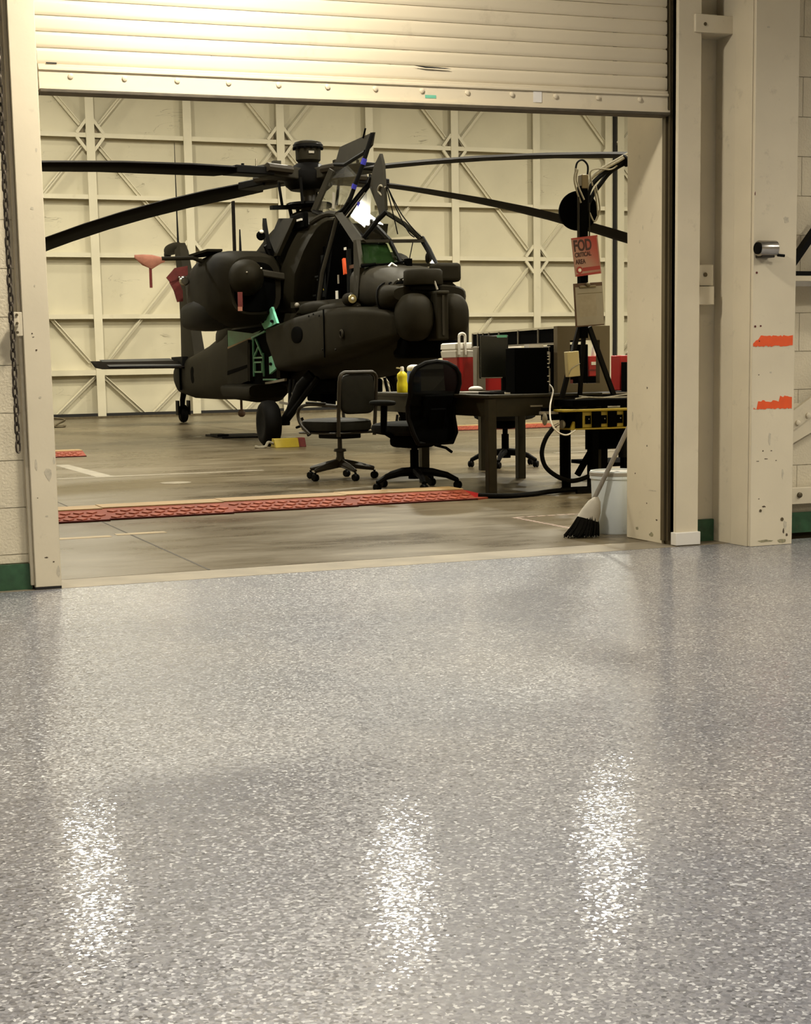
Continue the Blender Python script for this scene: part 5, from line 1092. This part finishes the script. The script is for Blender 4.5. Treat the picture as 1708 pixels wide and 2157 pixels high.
# ---- broom and bucket by the right jamb
br = empty('push_broom', (2.90, .64, 0)); tag(br, 'black bristle broom with pale cap leaning by the bucket', 'broom')
nk = Vector((.075, .01, .20)); tp_ = Vector((.50, -.055, 1.02))
MB().tube([nk - Vector((.01, 0, .02)), nk.lerp(tp_, .5), tp_], .0125, 10).build('handle', m_woodgrey, br)
MB().rings([[(cx + rx * math.cos(a), ry * math.sin(a), z + tilt * math.cos(a)) for a in [2 * PI * k / 14 for k in range(14)]] for cx, rx, ry, z, tilt in ((.085, .012, .012, .215, 0), (.075, .035, .028, .19, -.004), (.055, .055, .038, .14, -.012), (.035, .062, .042, .095, -.02))]).build('cap', m_mop, br)
rb_ = random.Random(4); bm_ = MB()
for k in range(150):
    a = rb_.uniform(0, 2 * PI); f = math.sqrt(rb_.random()); x, y = .035 + .056 * f * math.cos(a), .036 * f * math.sin(a)
    bx_, by_ = -.005 + .105 * f * math.cos(a) - .0, .065 * f * math.sin(a); L = rb_.uniform(.0, .018)
    bm_.tube([(x, y, .115), ((x + bx_) / 2 + .004, (y + by_) / 2, .06), (bx_ - .0, by_, .002 + L)], .0042, 4)
bo = bm_.build('bristles', m_bristle, br); bo['kind'] = 'stuff'
MB().rings([[(cx + rx * math.cos(a), ry * math.sin(a), z) for a in [2 * PI * k / 14 for k in range(14)]] for cx, rx, ry, z in ((.034, .058, .036, .11), (.015, .075, .045, .05), (.0, .085, .05, .02))]).build('bristle_core', m_bristle, br)
bu = empty('plastic_bucket', (3.185, .765, 0)); tag(bu, 'scuffed white plastic bucket behind the right jamb', 'bucket')
MB().lathe([(0, 0), (.128, 0), (.132, .006), (.143, .29), (.143, .30), (.150, .302), (.150, .335), (.147, .345), (.139, .345), (.136, .33), (.126, .02), (0, .02)], (0, 0, 0), 36).build('pail', m_bucket, bu)
MB().lathe([(.1505, .318), (.1525, .32), (.1525, .336), (.1505, .338)], (0, 0, 0), 36).build('rim_band', m_grey, bu)
MB().lathe([(0, .25), (.133, .25), (.133, .29), (.08, .33), (0, .34)], (0, 0, 0), 20).build('rubbish', m_bristle, bu)

# ---- wheel chock, mat, tie-down
ck = empty('wheel_chock', (4.52, 11.10, 0)); tag(ck, 'yellow wheel chock with red end in front of the tyre', 'chock')
MB().prism([(-.17, -.09, 0), (-.17, .11, 0), (-.17, .06, .11), (-.17, -.04, .11)], (.30, 0, 0)).build('block', m_yel, ck, bevel=.006)
MB().prism([(.13, -.05, 0), (.13, .14, 0), (.13, .10, .11), (.13, 0, .11)], (.10, 0, 0)).build('red_block', m_redfab, ck, bevel=.006)
MB().tube(smoothpath([(-.17, 0, .05), (-.24, -.03, .07), (-.28, -.04, .02), (-.34, -.02, .012), (-.4, .0, .02)]), .018, 6).build('rope', m_rope, ck)
mt = empty('drip_mat', (4.85, 14.5, 0)); tag(mt, 'flat black mat on the floor behind the main wheel', 'mat')
MB().prism([(-.35, -.5, 0), (.35, -.6, 0), (.42, .55, 0), (-.3, .6, 0)], (0, 0, .02)).build('mat', m_black2, mt); MB().box(-.36, -.2, -.3, .1, .02, .05).build('curled_edge', m_black2, mt)
td_ = empty('tie_down_wire', (3.35, 20.6, 0)); tag(td_, 'tangled dark wire on the floor by the far wall, left', 'wire')
MB().tube(smoothpath([(-.25, .5, .25), (-.1, .35, .10), (.02, .1, .02), (.10, -.1, .03), (.05, -.25, .02), (-.1, -.2, .02), (.0, .0, .06), (.15, .2, .12), (-.05, .35, .16)]), .016, 6).build('coil', m_track, td_)
MB().tube(smoothpath([(-.25, .5, .25), (-.45, 2.0, 1.2), (-.75, 4.5, 3.2)]), .012, 6).build('cord', m_rope, td_)
